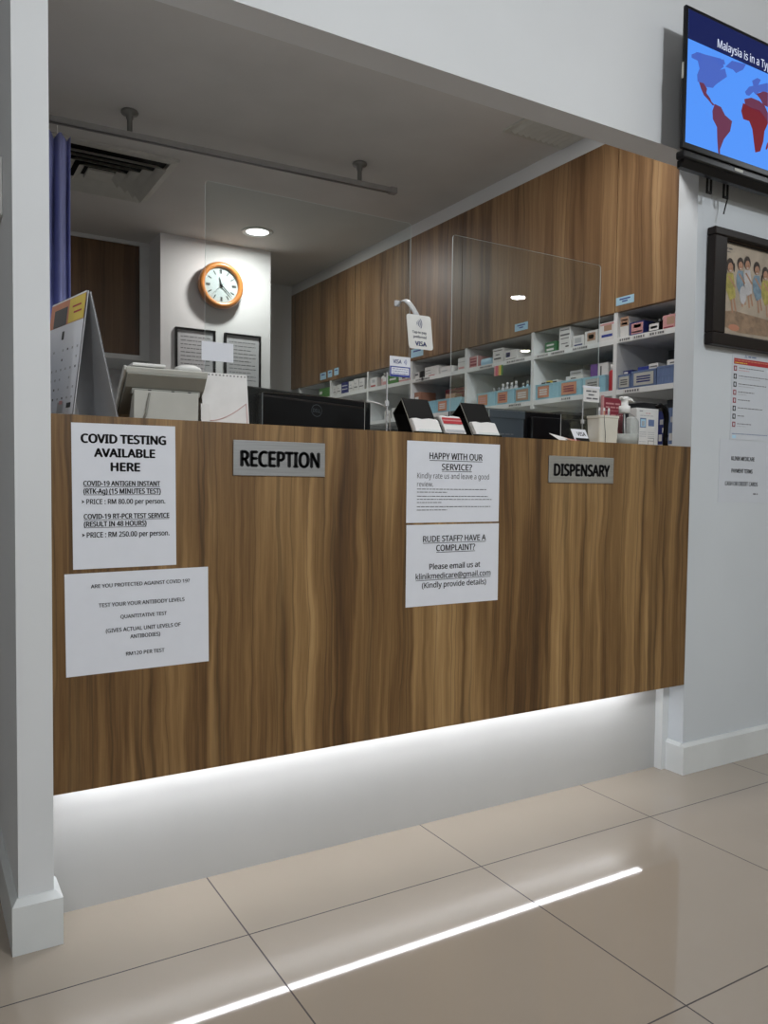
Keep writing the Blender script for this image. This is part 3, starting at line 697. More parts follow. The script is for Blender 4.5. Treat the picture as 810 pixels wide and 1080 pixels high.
# bay 3 upper
pbox(1.386, 1.452, ZU, .054, .08, 'pink', 'pink and white carton with an arched lid on the top shelf', [(.1, .85, .15, .35, 'dkred'), (.1, .85, .45, .6, 'dkred'), (.1, .85, .7, .82, 'dkred'), (.88, 1, 0, 1, 'palebox')])
t = thing('clear_pack', (2.40, 1.335, ZU), 'pale blue clear-wrapped pack beside the pink carton', 'pack')
b = MB(); b.rbox(-.05, .05, -.042, .042, 0, .036, .012, 'labelblue'); b.build('bundle', t)
b = MB(); b.rbox(-.012, .012, -.02, .02, .0365, .042, .002, 'card'); b.build('knot', t)
pbox(1.200, 1.272, ZU, .066, .12, 'palebox', 'white carton with black print above the striped ribbon tag', [(.05, .95, .82, .88, 'ink'), (.3, .7, .52, .6, 'greyink'), (.15, .85, .24, .34, 'ink')])
pbox(1.100, 1.184, ZU, .046, .12, 'palebox', 'white carton with a blue square mark on the top shelf', [(.1, .45, .35, .8, 'navy'), (.15, .4, .5, .65, 'labelblue'), (.1, .9, .1, .16, 'greyink')])
t = thing('striped_tag', (2.329, 1.205, 1.452), 'small tag of coloured vertical stripes taped to the top shelf edge', 'tag')
b = MB()
for k, mm in enumerate(('pink', 'pinkhot', 'salmon', 'yellow', 'green2')): b.box(0, .001, .035 - (k + 1) * .0125, .035 - k * .0125, -.012, .034, mm)
b.build('stripes', t)
# bay 3 lower
basket(1.245, 1.385, 'pale blue basket half hidden behind the right black card holder', card=(.1, .6, 'salmon', 'pink'))
basket(1.110, 1.238, 'pale blue basket filled with capped bottles', card=(.12, .65, 'salmon', 'dkred'))
basket(.996, 1.103, 'pale blue basket at the right end of its bay, with a beige label', card=(.1, .85, 'tan', 'palebox'))
for i, y in enumerate((1.222, 1.192, 1.160, 1.130)): bottle(y, 2.37, ZL + .004, .012, .096 + .004 * (i % 2), 'card', 'palebox', '%s grey bottle with a white cap in the basket of bottles' % ('leftmost', 'second', 'third', 'rightmost')[i])
for i, y in enumerate((1.08, 1.05, 1.02)): bottle(y, 2.37, ZL + .004, .011, .086 + .006 * i, 'labelblue', 'palegrey', '%s small pale blue bottle in the beige-labelled basket' % ('left', 'middle', 'right')[i])
for i, y in enumerate((1.325, 1.29)): bottle(y, 2.40, ZL + .004, .012, .088, 'palegrey', 'card', '%s dull grey bottle in the basket behind the card holder' % ('left', 'right')[i])
# bay 4 upper
pbox(1.90, 1.948, ZU, .034, .08, 'palebox', 'small white carton just right of the small payment sign', [(.2, .8, .5, .8, 'greyink')])
pbox(1.856, 1.896, ZU, .036, .06, 'black', 'small black carton on the top shelf beside a small white carton')
pbox(1.720, 1.846, ZU, .050, .12, 'palebox', 'white carton with a red stripe to the left of the clear screen edge', [(.08, .5, .3, .34, 'greyink'), (.1, .4, .6, .66, 'greyink'), (.3, .75, .0, .12, 'red')])
pbox(1.600, 1.700, ZU, .034, .10, 'palebox', 'low white carton behind the left edge of the right clear screen', [(.1, .6, .3, .5, 'card')])
pbox(1.490, 1.548, ZU, .060, .10, 'palebox', 'stacked white cartons with pink base against the shelf divider', [(0, 1, .62, .68, 'card'), (.1, .9, .1, .25, 'pink')])
# bay 4 lower
pbox(1.885, 1.945, ZL, .125, .10, 'brown', 'brown and white carton on the lower shelf behind the left card holder', [(.1, .9, .3, .5, 'pink'), (.1, .7, .65, .8, 'palebox')])
basket(1.735, 1.840, 'pale blue basket behind the left black card holder', card=None)
basket(1.520, 1.728, 'wide pale blue basket with an orange label between the card holders', card=(.10, .45, 'salmon', 'palebox'))
pbox(1.56, 1.76, ZL + .067, .060, .10, 'dkred', 'long dark red carton lying across a pale blue basket', [(0, 1, .55, 1, 'dkred'), (.1, .9, .7, .8, 'pink')], x=2.42)
pbox(1.60, 1.68, ZL + .067, .026, .045, 'tan', 'small tan carton in front of the long dark red carton', x=2.365)
# bay 5 upper
bay5 = [(2.352, 2.43, .058, 'palebox', 'white carton at the left end of the shelf bay under the small payment sign', [(.1, .8, .1, .25, 'red'), (.3, .7, .5, .8, 'card')])]
for y0, y1, h, m_, lb, pr in bay5: pbox(y0, y1, ZU, h, .1, m_, lb, pr)
bottle(2.315, 2.38, ZU, .022, .082, 'palebox', 'white', 'white pill bottle with a pink label among the far cartons', 'pink')
pbox(2.240, 2.288, ZU, .045, .08, 'palebox', 'white and pink carton right of the white pill bottle', [(.1, .9, .1, .5, 'pink')])
pbox(2.115, 2.232, ZU, .052, .10, 'green2', 'green carton below the small payment sign', [(.2, .8, .4, .6, 'palebox')])
pbox(1.990, 2.108, ZU, .040, .10, 'pink', 'pale pink carton right of the green carton', [(0, 1, .3, 1, 'palebox'), (.3, .6, .4, .7, 'red')])
# bay 6 & 7 upper
y = 2.915
for i, (wd, h, m_, d_) in enumerate(((.050, .058, 'palebox', 'plain white carton with a lined front'), (.055, .062, 'palebox', 'white carton printed with grey bars'), (.090, .070, 'navy', 'navy blue carton with pale bands'), (.060, .068, 'palebox', 'white carton with a small grey square'), (.060, .074, 'palebox', 'tall white carton by the pill packs'), (.070, .072, 'palebox', 'broad white carton beside the shelf divider'))):
    pr = [(.1, .9, .35, .42, 'palebox'), (.1, .9, .65, .72, 'palebox')] if m_ == 'navy' else [(.1, .8, .3, .38, 'greyink'), (.2, .6, .6, .68, 'card')]
    pbox(y - wd, y, ZU, h, .12, m_, d_ + ' on the far top shelf', pr); y -= wd + .006
pbox(2.96, 3.12, ZU, .062, .10, 'green2', 'long green carton at the far end of the top shelf', [(.05, .3, .4, .7, 'palebox')])
# lower shelf far bays
for y0, y1, h, m_, lb in ((2.20, 2.26, .05, 'palebox', 'small white carton on the far lower shelf, left of the pair by the clear post'), (2.10, 2.18, .06, 'palebox', 'small white carton on the far lower shelf, right of the pair by the clear post'), (2.02, 2.08, .045, 'card', 'small grey carton on the far lower shelf next to the divider')):
    pbox(y0, y1, ZL, h, .1, m_, lb, [(.2, .7, .4, .6, 'greyink')])
for y0, y1, h, m_, lb in ((2.30, 2.38, .075, 'palebox', 'white carton on the base cabinet behind the left card holder, left one'), (2.14, 2.26, .085, 'palebox', 'white carton on the base cabinet behind the left card holder, right one')):
    pbox(y0, y1, 1.089, h, .1, m_, lb, [(.2, .7, .4, .6, 'greyink')])
# packets below the first bay
for i, (y0, y1, h, m_, lb) in enumerate(((.262, .30, .12, 'navy', 'navy patterned packet standing below the shelves, left of the bent black neck'), (.205, .255, .13, 'slate', 'blue and white patterned packet standing below the shelves by the front wall'))):
    pbox(y0, y1, 1.089, h, .05, m_, lb, [(.1, .5, .1, .3, 'palebox'), (.5, .9, .35, .5, 'palebox'), (.2, .6, .6, .75, 'card')], x=2.345)

# ================================================================== CLEAR SCREENS ON THE COUNTER
def screen(x0, y, w_, h_, c0, c1, ch, label):
    t = thing('acrylic_screen', (x0, y, ZT), label, 'sneeze guard', None)
    r = .008
    pts = [(0, 0), (c0, 0), (c0, ch), (c1, ch), (c1, 0), (w_, 0), (w_, h_ - r), (w_ - r * .3, h_ - r * .3), (w_ - r, h_), (r, h_), (r * .3, h_ - r * .3), (0, h_ - r)]
    # one thin sheet with a hand-through cut-out, built as three slabs that share edges
    b = MB()
    def face(y_, flip):
        vs = [(p[0], y_, p[1]) for p in pts]; b.add(vs, [list(range(len(pts)))], 'acryl')
    face(0, 0); face(.003, 1); o = b.build('sheet', t)
    b = MB(); n = len(pts)
    vs = [(p[0], 0, p[1]) for p in pts] + [(p[0], .003, p[1]) for p in pts]
    b.add(vs, [(i, (i + 1) % n, n + (i + 1) % n, n + i) for i in range(n)], 'acryledge'); b.build('polished_edge', t)
    for x in (c0 * .5, (c1 + w_) * .5):
        b = MB(); b.box(x - .035, x + .035, -.0045, -.0005, .0036, .0075, 'acryl'); b.box(x - .035, x + .035, -.012, .035, .0002, .0035, 'acryl'); b.build('foot', t)
    return t
screen(0.616, 0.20, 0.588, 0.594, .150, .447, .097, 'clear acrylic counter screen on the left, with a pay slot at its foot')
screen(1.347, 0.20, 0.590, 0.588, .143, .431, .097, 'clear acrylic counter screen on the right, behind the right black card holder')

# blank card taped to the left screen
t = thing('blank_card', (0.606, 0.194, 1.2265), 'blank white card fixed to the left edge of the left clear screen', 'card')
b = MB(); b.box(0, .08, 0, .0012, 0, .046, 'paper'); b.build('card', t)
b = MB(); b.box(.03, .036, .0014, .0055, -.018, .01, 'acryl'); b.build('clip', t)

# hanging card-payment sign on a bent clear strip
t = thing('card_payment_sign', (1.216, 0.165, 1.307), 'white rounded VISA tap-to-pay sign hanging from a bent clear strip', 'sign')
b = MB()
w_, h_, r = .080, .093, .008
out = []
for cx_, cz_, a0 in ((w_ / 2 - r, r, -90), (w_ / 2 - r, h_ - r, 0), (-w_ / 2 + r, h_ - r, 90), (-w_ / 2 + r, r, 180)):
    for k in range(5):
        a = math.radians(a0 + k * 22.5); out.append((cx_ + r * math.cos(a), cz_ + r * math.sin(a)))
shear = Matrix(((1, 0, -.11, .004), (0, 1, 0, 0), (0, 0, 1, 0), (0, 0, 0, 1)))
b.prism(out, 'Y', 0, .0015, 'white', T=shear); b.build('board', t)
b = MB()
for k, rr in enumerate((.006, .011, .016, .021)):
    pts = []
    for s_ in range(7):
        a = math.radians(-38 + s_ * 76 / 6); pts.append((-.013 + rr * math.cos(a), .070 + rr * math.sin(a)))
    for s_ in range(6):
        (xa, za), (xb, zb) = pts[s_], pts[s_ + 1]
        b.add([(xa - .0010, -.0006, za), (xa + .0010, -.0006, za), (xb + .0010, -.0006, zb), (xb - .0010, -.0006, zb)], [(0, 1, 2, 3)], 'navy', T=shear)
text(b, 'Tap to pay', -.025, .021, .0425, .0490, -.0006, 'navy', .02, T=shear); text(b, 'preferred', -.023, .020, .0300, .0365, -.0006, 'navy', .02, T=shear)
text(b, 'VISA', -.018, .018, .009, .0205, -.0006, 'blueink', .04, T=shear); b.build('print', t)
b = MB(); path = []
for k in range(15):
    f = k / 14; path.append((-.058 + .016 * math.cos(PI - f * 2.2) + .016 + .018 * f ** 2, .028 - .026 * f, .118 + .022 * math.sin(min(1, f * 1.25) * PI * .62) - .050 * f ** 3))
vs = []; fs = []
for k, p_ in enumerate(path): vs += [(p_[0] - .006 + .006 * k / 14, p_[1], p_[2] - .004), (p_[0] + .008 + .006 * k / 14, p_[1], p_[2] + .003)]
for k in range(14): fs.append((2 * k, 2 * k + 1, 2 * k + 3, 2 * k + 2))
M['stripclear'] = mat('frosted_clear_strip', (0.55, 0.56, 0.57), 0.25)
b.add(vs, fs, 'stripclear', True); o = b.build('bent_strip', t); sd = o.modifiers.new('t', 'SOLIDIFY'); sd.thickness = .0012
b = MB(); b.rbox(-.066, -.050, .0275, .0345, .116, .132, .002, 'stripclear'); b.build('sticky_pad', t)

# small payment sign on a clear post
t = thing('card_payment_sign', (1.106, 0.155, ZT), 'small white and blue VISA sign on a clear post left of the black card holders', 'sign')
b = MB(); b.box(.006, .072, -.001, 0, .160, .215, 'paper'); b.box(.007, .071, -.0016, -.001, .160, .188, 'blueink')
b.box(.011, .067, -.002, -.0016, .166, .185, 'paper'); b.build('card', t)
b = MB(); text(b, 'VISA', .017, .043, .196, .206, -.0012, 'blueink', .03)
for k, rr in enumerate((.004, .0075, .011)):
    for s_ in range(4):
        a0 = math.radians(-45 + s_ * 22.5); a1 = math.radians(-22.5 + s_ * 22.5)
        b.add([(.048 + rr * math.cos(a0), -.0012, .201 + rr * math.sin(a0)), (.0495 + rr * math.cos(a0), -.0012, .201 + rr * math.sin(a0)), (.0495 + rr * math.cos(a1), -.0012, .201 + rr * math.sin(a1)), (.048 + rr * math.cos(a1), -.0012, .201 + rr * math.sin(a1))], [(0, 1, 2, 3)], 'blueink')
for k in range(3): bars(b, .014, .064, .180 - k * .006, .002, -.0022, 'blueink', seed=k)
b.build('print', t)
b = MB(); b.box(-.0015, .0015, .0, .004, .004, .170, 'stripclear'); b.rbox(-.006, .006, -.0015, .006, .078, .094, .002, 'stripclear'); b.build('post', t)
b = MB(); b.box(-.02, .03, -.02, .006, 0, .0035, 'acryl'); b.build('foot', t)

# thin cable from the slot to the post
b = MB(); b.tube([(1.064, .196, 1.1575), (1.082, .193, 1.156), (1.10, .182, 1.150), (1.118, .178, 1.143), (1.128, .178, 1.12), (1.13, .178, 1.085), (1.131, .178, 1.0655)], .0016, 'white', 8)
tag(b.build('cable'), 'thin white cable running from the left screen slot towards the clear post', 'cable')

# ================================================================== DESK CALENDAR (far left)
t = thing('desk_calendar', (0.345, 0.10, ZT), 'tall standing desk calendar with an orange and yellow picture header, far left on the counter', 'calendar', rz=math.radians(11))
L_, hh = .21, .272
ax, az = -.018, hh                     # apex
lx, rx = -.052, .046                   # feet
def leaf(b, xa, za, xb, zb, th, m, y0=0, y1=L_):
    n = Vector((zb - za, 0, -(xb - xa))).normalized() * th
    vs = [(xa, y0, za), (xb, y0, zb), (xb + n.x, y0, zb + n.z), (xa + n.x, y0, za + n.z)]
    vs += [(p[0], y1, p[2]) for p in vs]
    b.add(vs, [(0, 1, 2, 3), (7, 6, 5, 4), (0, 1, 5, 4), (1, 2, 6, 5), (2, 3, 7, 6), (3, 0, 4, 7)], m)
b = MB(); leaf(b, lx, 0, ax, az, .002, 'card'); b.build('front_board', t)
b = MB(); leaf(b, rx, 0, ax + .004, az - .002, .003, 'card'); leaf(b, rx + .0012, 0, ax + .0052, az - .002, .0012, 'ink'); b.build('rear_board', t)
b = MB(); b.prism([(lx + .002, .001), (rx - .001, .001), (rx - .002, .003), (lx + .003, .003)], 'Y', .03, L_ - .0, 'card'); b.build('base_fold', t)
# printed page on the outside of the left board
dv = Vector((ax - lx, 0, az)).normalized(); nn = Vector((-dv.z, 0, dv.x)); LT = math.hypot(ax - lx, az)
def pg(b, y0, y1, f0, f1, m, e=.0022):
    vs = []
    for y_, f in ((y0, f0), (y1, f0), (y1, f1), (y0, f1)):
        p_ = Vector((lx, 0, 0)) + dv * (f * LT) + nn * e; vs.append((p_.x, y_, p_.z))
    b.add(vs, [(0, 1, 2, 3)], m)
b = MB(); pg(b, -.001, L_ - .004, .03, 1.0, 'paper', .0025)
pg(b, -.001, L_ - .004, .78, .985, 'salmon', .003); pg(b, .0, .09, .785, .98, 'yellow', .0034); pg(b, .10, .18, .78, .93, 'black', .0034); pg(b, .02, .07, .90, .915, 'red', .0038); pg(b, .015, .06, .85, .865, 'red', .0038)
pg(b, .105, .118, .66, .73, 'ink', .003)
r_ = random.Random(3)
for i in range(6):
    for j in range(7):
        if r_.random() < .8: pg(b, .012 + j * .028, .020 + j * .028, .16 + i * .08, .178 + i * .08, 'greyink' if r_.random() < .3 else 'card', .003)
pg(b, .015, .04, .085, .125, 'ink', .003); pg(b, .06, .095, .05, .14, 'card', .003); pg(b, .065, .085, .12, .15, 'pink', .0034)
b.build('page', t)
b = MB()
for k in range(22): 
    yy = .01 + k * (L_ - .02) / 21
    b.tube([(ax + .004 + .006 * math.cos(a), yy, az - .001 + .005 * math.sin(a)) for a in [j * PI / 3 for j in range(7)]], .0006, 'blackmatte', 5)
b.build('wire_binding', t)

# ================================================================== DESK TELEPHONE seen from behind
t = thing('desk_telephone', (0.500, 0.13, ZT), 'pale grey desk telephone tilted up on its stand, seen from behind', 'telephone', rz=math.radians(-2))
# tilted body: high edge towards the viewer, sloping down to the staff side
b = MB()
sec = [(-.030, .108), (-.034, .119), (-.022, .122), (.112, .034), (.108, .018)]
b.prism([(p_[0], p_[1]) for p_ in sec], 'X', -.092, .090, 'palegrey'); b.build('body', t, bevel=.002)
b = MB(); b.prism([(-.033, .105), (-.008, .078), (.09, .024), (.10, .030), (-.030, .109)], 'X', -.090, .088, 'grey'); b.build('underside', t, bevel=.0015)
b = MB(); b.prism([(-.036, .112), (-.036, .121), (-.022, .1225), (.118, .020), (.108, .004)], 'X', -.0965, -.0925, 'palegrey'); 
b.build('side_flange', t)
b = MB(); b.prism([(-.010, 0), (-.014, .072), (.012, .060), (.05, .0)], 'X', -.072, .074, 'palegrey'); b.build('stand', t, bevel=.002)
b = MB(); b.box(-.075, .078, -.008, .01, .064, .076, 'grey')
for x in (-.040, .012, .05): b.box(x, x + .007, -.0095, -.008, .066, .074, 'blackmatte')
b.build('hinge', t)
b = MB(); b.tube([(-.052, -.016, .002), (-.046, -.017, .02), (-.042, -.017, .045), (-.038, -.015, .066)], .0025, 'grey', 8); b.build('cord', t)
b = MB(); b.rbox(-.078, -.005, -.030, .03, .1225, .130, .003, 'white'); b.build('button_panel', t)
b = MB()
vs_ = []
b.lathe([(.004, 0), (.026, .002), (.032, .008), (.029, .014), (.018, .019), (.0, .021)], 'white', (.052, .0, .1165), 24); b.build('handset', t)

# white small tent calendar, blank side out
t = thing('tear_off_pad', (0.643, 0.13, ZT), 'white standing pad with punched holes along its top edge and a thin curved line', 'pad', rz=math.radians(-2))
b = MB(); b.prism([(-.012, 0), (-.009, 0), (.012, .126), (.0095, .127)], 'X', -.056, .056, 'palebox'); b.build('front_board', t)
b = MB(); b.prism([(.040, 0), (.043, 0), (.0145, .126), (.012, .126)], 'X', -.056, .056, 'palebox'); b.build('rear_board', t)
b = MB()
for k in range(12):
    x = -.048 + k * .0088
    b.add([(x, .0082, .119), (x + .004, .0082, .119), (x + .004, .0088, .1235), (x, .0088, .1235)], [(0, 1, 2, 3)], 'greyink')
b.build('punched_holes', t)
b = MB(); b.tube([(-.040 + .09 * f, -.0135 + .021 * ((.010 + .045 * f ** 1.7) / .126), .012 + .045 * f ** 1.7) for f in [i / 12 for i in range(13)]] + [(.0505, -.012, .03), (.0505, -.0128, .004)], .0007, 'pink', 6); b.build('curved_line', t)
# second loose white sheet leaning on it
b = MB(); b.prism([(-.006, 0), (-.005, 0), (-.001, .05), (-.002, .05)], 'X', 0, .02, 'palebox')
tag(b.build('paper_slip', loc=(.578, .115, ZT)), 'narrow white slip between the telephone and the punched pad', 'paper slip')

# ================================================================== MONITORS
def monitor(x, y, rz, wd, h, ztop, label, logo=False):
    t = thing('computer_monitor', (x, y, .751), label, 'monitor', rz=rz)
    zt = ztop - .751; zb = zt - h
    b = MB(); b.rbox(-wd / 2, wd / 2, 0.0, .018, zb, zt, .004, 'black'); b.build('rear_shell', t)
    b = MB(); b.prism([(-wd * .42, zb + .03), (wd * .42, zb + .03), (wd * .40, zt - .02), (-wd * .40, zt - .02)], 'Y', -.020, .0, 'black'); b.build('rear_bulge', t, bevel=.006)
    b = MB(); b.box(-wd / 2 + .012, wd / 2 - .012, .018, .0186, zb + .015, zt - .012, 'blackmatte'); b.build('screen', t)
    b = MB()
    b.box(-.035, .035, -.05, -.022, .012, zb + h * .5, 'black'); b.build('stand_neck', t)
    b = MB(); b.rbox(-.12, .12, -.11, .07, 0, .012, .004, 'black'); b.build('stand_base', t)
    if logo:
        b = MB()
        vs = []; n = 32
        for k in range(n):
            a = 2 * PI * k / n; vs += [(.022 * math.cos(a), -.0206, zt - .048 + .0175 * math.sin(a)), (.0205 * math.cos(a), -.0206, zt - .048 + .016 * math.sin(a))]
        b.add(vs, [(2 * k, 2 * ((k + 1) % n), 2 * ((k + 1) % n) + 1, 2 * k + 1) for k in range(n)], 'dark')
        text(b, 'DELL', -.016, .016, zt - .053, zt - .043, -.0207, 'dark', .02); b.build('logo', t)
    return t
monitor(1.005, 0.415, math.radians(21), .545, .33, 1.191, 'black computer monitor seen from behind the left clear screen', True)
monitor(2.06, 0.46, 0, .485, .31, 1.196, 'black computer monitor seen through the slot of the right clear screen')
M['boxgrey'] = mat('blue_grey_box', (0.05, 0.064, 0.08), 0.6)
t = thing('storage_box', (1.675, 0.46, .751), 'blue-grey box with a dark printed end standing left of the right monitor', 'box')
b = MB(); b.box(-.085, .095, -.09, .09, 0, .432, 'boxgrey'); b.build('body', t, bevel=.002)
b = MB(); b.box(-.087, .097, -.092, .092, .405, .434, 'boxgrey'); b.build('lid', t)
b = MB(); quad(b, -.045, -.030, .345, .372, -.0905, 'ink'); bars(b, -.02, .05, .350, .006, -.0905, 'greyink', seed=4); b.build('print', t)

# ================================================================== BLACK CARD HOLDERS
def holder(x, y, label, group='black card holders'):
    t = thing('card_holder', (x, y, ZT), label, 'card holder', group)
    w_ = .082; hz = .098
    # easel: front leaf leans back, rear leg splays out behind
    b = MB(); b.prism([(-.002, 0), (.002, 0), (.066, hz), (.062, hz)], 'X', 0, w_, 'blackmatte'); b.build('front_leaf', t)
    b = MB(); b.prism([(.066, hz - .002), (.062, hz), (.108, .062), (.072, 0), (.066, 0), (.100, .060)], 'X', 0, w_, 'blackmatte'); b.build('rear_leg', t)
    b = MB(); b.add([(-.0006, -.002, 0), (-.0006, .003, 0), (-.0006, .067, hz), (-.0006, .0635, hz)], [(0, 1, 2, 3)], 'palegrey'); b.build('pale_edge', t)
    b = MB(); b.box(.001, w_ - .001, -.020, -.004, 0, .006, 'blackmatte'); b.box(.001, w_ - .001, -.0215, -.020, 0, .012, 'acryl'); b.build('ledge', t)
    return t
def card_stack(x, y, wd, label, m='palebox', n=9, h=.033, top=None, group='card stacks on the counter'):
    t = thing('card_stack', (x, y, ZT + .0065), label, 'cards', None)
    r = random.Random(int(x * 1000)); b = MB(); sl = .066 / .098
    for k in range(n):
        yo = -k * .0016; dx = r.uniform(-.0012, .0012); hk = h + r.uniform(-.002, .002)
        vs = [(dx, yo, 0), (wd + dx, yo, 0), (wd + dx, yo + hk * sl, hk), (wd * .7 + dx, yo + (hk + .002) * sl, hk + .002), (wd * .4 + dx, yo + (hk - .001) * sl, hk - .001), (wd * .2 + dx, yo + (hk + .0015) * sl, hk + .0015), (dx, yo + hk * sl, hk)]
        vs2 = [(a, b_ + .0012, c) for a, b_, c in vs]; nn_ = len(vs)
        b.add(vs + vs2, [list(range(nn_)), list(range(2 * nn_ - 1, nn_ - 1, -1))] + [(i, (i + 1) % nn_, nn_ + (i + 1) % nn_, nn_ + i) for i in range(nn_)], m)
    b.build('cards', t)
    if top:
        b = MB(); yo = -n * .0016
        for z0, z1, mm in top: b.add([(.002, yo + z0 * sl - .0004, z0), (wd - .002, yo + z0 * sl - .0004, z0), (wd - .002, yo + z1 * sl - .0004, z1), (.002, yo + z1 * sl - .0004, z1)], [(0, 1, 2, 3)], mm)
        b.build('print', t)
    return t
holder(1.125, 0.048, 'black easel card holder on the left, beside the small payment sign')
holder(1.318, 0.048, 'black easel card holder on the right, in front of the right clear screen')
card_stack(1.120, 0.043, .080, 'stack of off-white cards on the left black holder')
card_stack(1.314, 0.043, .080, 'stack of off-white cards on the right black holder')
card_stack(1.222, 0.052, .066, 'small stack of red-topped cards between the two black holders', n=8, h=.046, top=[(.026, .043, 'red'), (.034, .037, 'pink'), (.004, .010, 'card')])

# ================================================================== RIGHT-HAND COUNTER ITEMS
# leaflet lying at the edge
t = thing('leaflet', (1.69, 0.045, ZT), 'folded pale leaflet with pink and orange print lying at the counter edge', 'leaflet', rz=math.radians(-8))
b = MB(); b.add([(-.05, 0, .0006), (.055, -.008, .0006), (.06, .05, .003), (-.045, .07, .028)], [(0, 1, 2, 3)], 'palebox'); o = b.build('paper', t); sd = o.modifiers.new('t', 'SOLIDIFY'); sd.thickness = .0008
b = MB(); b.add([(-.01, .008, .005), (.045, .004, .002), (.048, .04, .0042), (-.008, .045, .016)], [(0, 1, 2, 3)], 'salmon'); b.add([(.008, .016, .0072), (.03, .014, .005), (.032, .026, .0075), (.01, .03, .0112)], [(0, 1, 2, 3)], 'red'); b.build('print', t)
# tilted VISA card stand
t = thing('card_payment_sign', (1.782, 0.10, ZT), 'small tilted white and black VISA card leaning beside the cream cup', 'sign', rz=math.radians(4))
Tt = Matrix.Rotation(math.radians(-28), 4, 'X')
b = MB(); b.box(-.036, .030, 0, .001, .004, .052, 'paper', T=Tt); b.box(-.030, .029, -.0006, 0, .004, .020, 'black', T=Tt); b.build('card', t)
b = MB(); text(b, 'VISA', -.016, .022, .028, .041, -.0004, 'ink', .03, T=Tt); b.build('lettering', t)
# white sign on post
t = thing('counter_sign', (1.838, 0.165, ZT), 'small white three-line sign on a clear post above the cream cup', 'sign')
b = MB(); b.box(-.001, .070, 0, .001, .139, .190, 'palebox'); b.build('card', t)
b = MB(); b.box(-.004, .071, -.0005, .0015, .183, .189, 'paper'); b.build('top_strip', t)
b = MB()
for k, (a, c) in enumerate(((.010, .060), (.020, .050), (.012, .062))): bars(b, a, c, .171 - k * .0115, .0065, -.0008, 'greyink', seed=k + 9)
b.build('print', t)
b = MB(); b.box(-.001, .0015, .0015, .004, .002, .145, 'stripclear'); b.rbox(-.005, .006, -.001, .006, .068, .082, .002, 'stripclear'); b.build('post', t)
b = MB(); b.box(-.02, .03, -.01, .015, 0, .003, 'acryl'); b.build('foot', t)
# cream cup with strips
cup = thing('cream_cup', (1.853, 0.095, ZT), 'cream tapered plastic cup with a moulded rim, holding paper sachets', 'cup')
def rrect(hw, hd, r, n=5):
    pts = []
    for cx_, cy_, a0 in ((hw - r, hd - r, 0), (-hw + r, hd - r, 90), (-hw + r, -hd + r, 180), (hw - r, -hd + r, 270)):
        for k in range(n):
            a = math.radians(a0 + k * 90 / (n - 1)); pts.append((cx_ + r * math.cos(a), cy_ + r * math.sin(a)))
    return pts
def loft(b, secs, m, cap=True):
    secs = [([(p_[0] * .84, p_[1] * .8) for p_ in pts], z) for pts, z in secs]
    n = len(secs[0][0]); vs = []; fs = []
    for pts, z in secs: vs += [(p_[0], p_[1], z) for p_ in pts]
    for j in range(len(secs) - 1):
        for k in range(n): fs.append((j * n + k, j * n + (k + 1) % n, (j + 1) * n + (k + 1) % n, (j + 1) * n + k))
    if cap: fs.append(list(range(n)))
    b.add(vs, fs, m, False)
b = MB(); loft(b, [(rrect(.0455, .036, .012), 0), (rrect(.048, .039, .012), .080), (rrect(.0505, .0415, .013), .081), (rrect(.0505, .0415, .013), .088), (rrect(.046, .037, .012), .088), (rrect(.0435, .034, .012), .006)], 'cream'); b.build('body', cup)
b = MB(); b.tube([(-.030, -.0345, .087), (-.029, -.0345, .072), (-.024, -.0325, .05), (-.020, -.0318, .03), (-.0195, -.0308, .006)], .0008, 'greyink', 5); o = b.build('thread', cup)
for i in range(9):
    x = 1.853 - .027 + i * .0068
    b = MB(); b.box(-.003, .003, -.001, .001, 0, .099 + .004 * (i % 3), 'palebox'); b.box(-.0028, .0028, -.0014, -.001, .083, .096, 'salmon' if i in (3, 4) else 'card')
    tag(b.build('paper_sachet', loc=(x, 0.095 - .010 + .006 * (i % 3), ZT + .008)), 'narrow paper sachet in the cream cup, ' + ['leftmost', 'second from left', 'third from left', 'fourth from left, printed red', 'middle one, printed red', 'fourth from right', 'third from right', 'second from right', 'rightmost'][i], 'sachet', 'paper sachets in the cream cup')
# red sign
t = thing('red_notice', (2.068, 0.255, ZT), 'dark red notice card in a clear holder behind the pump bottle', 'notice')
b = MB(); b.prism([(0, .0), (.002, 0), (.002, .172), (0, .172)], 'X', -.048, .046, 'dkred'); b.build('card', t)
b = MB(); b.box(-.055, -.0485, -.003, .006, 0, .178, 'pink'); b.build('side_post', t)
b = MB()
for z0, z1, a, c in ((.150, .158, -.038, .030), (.138, .145, -.038, .030), (.128, .131, -.040, .040), (.112, .118, -.038, .036), (.098, .104, -.030, .030)): bars(b, a, c, z0, z1 - z0, -.0008, 'pink', seed=int(z0 * 1000))
b.build('print', t)
# pump bottle
t = thing('pump_bottle', (1.953, 0.10, ZT), 'clear pump bottle of hand gel with a white pump head', 'bottle')
M['clearplastic'] = glass('clear_bottle_plastic', (0.86, 0.88, 0.88), 0.08)
M['gel'] = mat('gel', (0.55, 0.55, 0.52), 0.2)
b = MB(); b.lathe([(.040, 0), (.045, .004), (.046, .060), (.044, .078), (.034, .092), (.018, .102), (.015, .106)], 'clearplastic', n=32); b.build('bottle_body', t)
b = MB(); b.lathe([(.038, .002), (.0435, .005), (.0443, .036)], 'gel', n=32); b.build('gel_fill', t)
b = MB(); b.lathe([(.0175, .104), (.0175, .126), (.011, .128), (.011, .142), (.014, .146), (.014, .153), (.009, .156)], 'white', n=24)
b.prism([(-.016, .146), (.026, .143), (.034, .1385), (.035, .142), (.022, .152), (-.012, .156), (-.018, .152)], 'Y', -.008, .008, 'white'); b.build('pump_head', t)
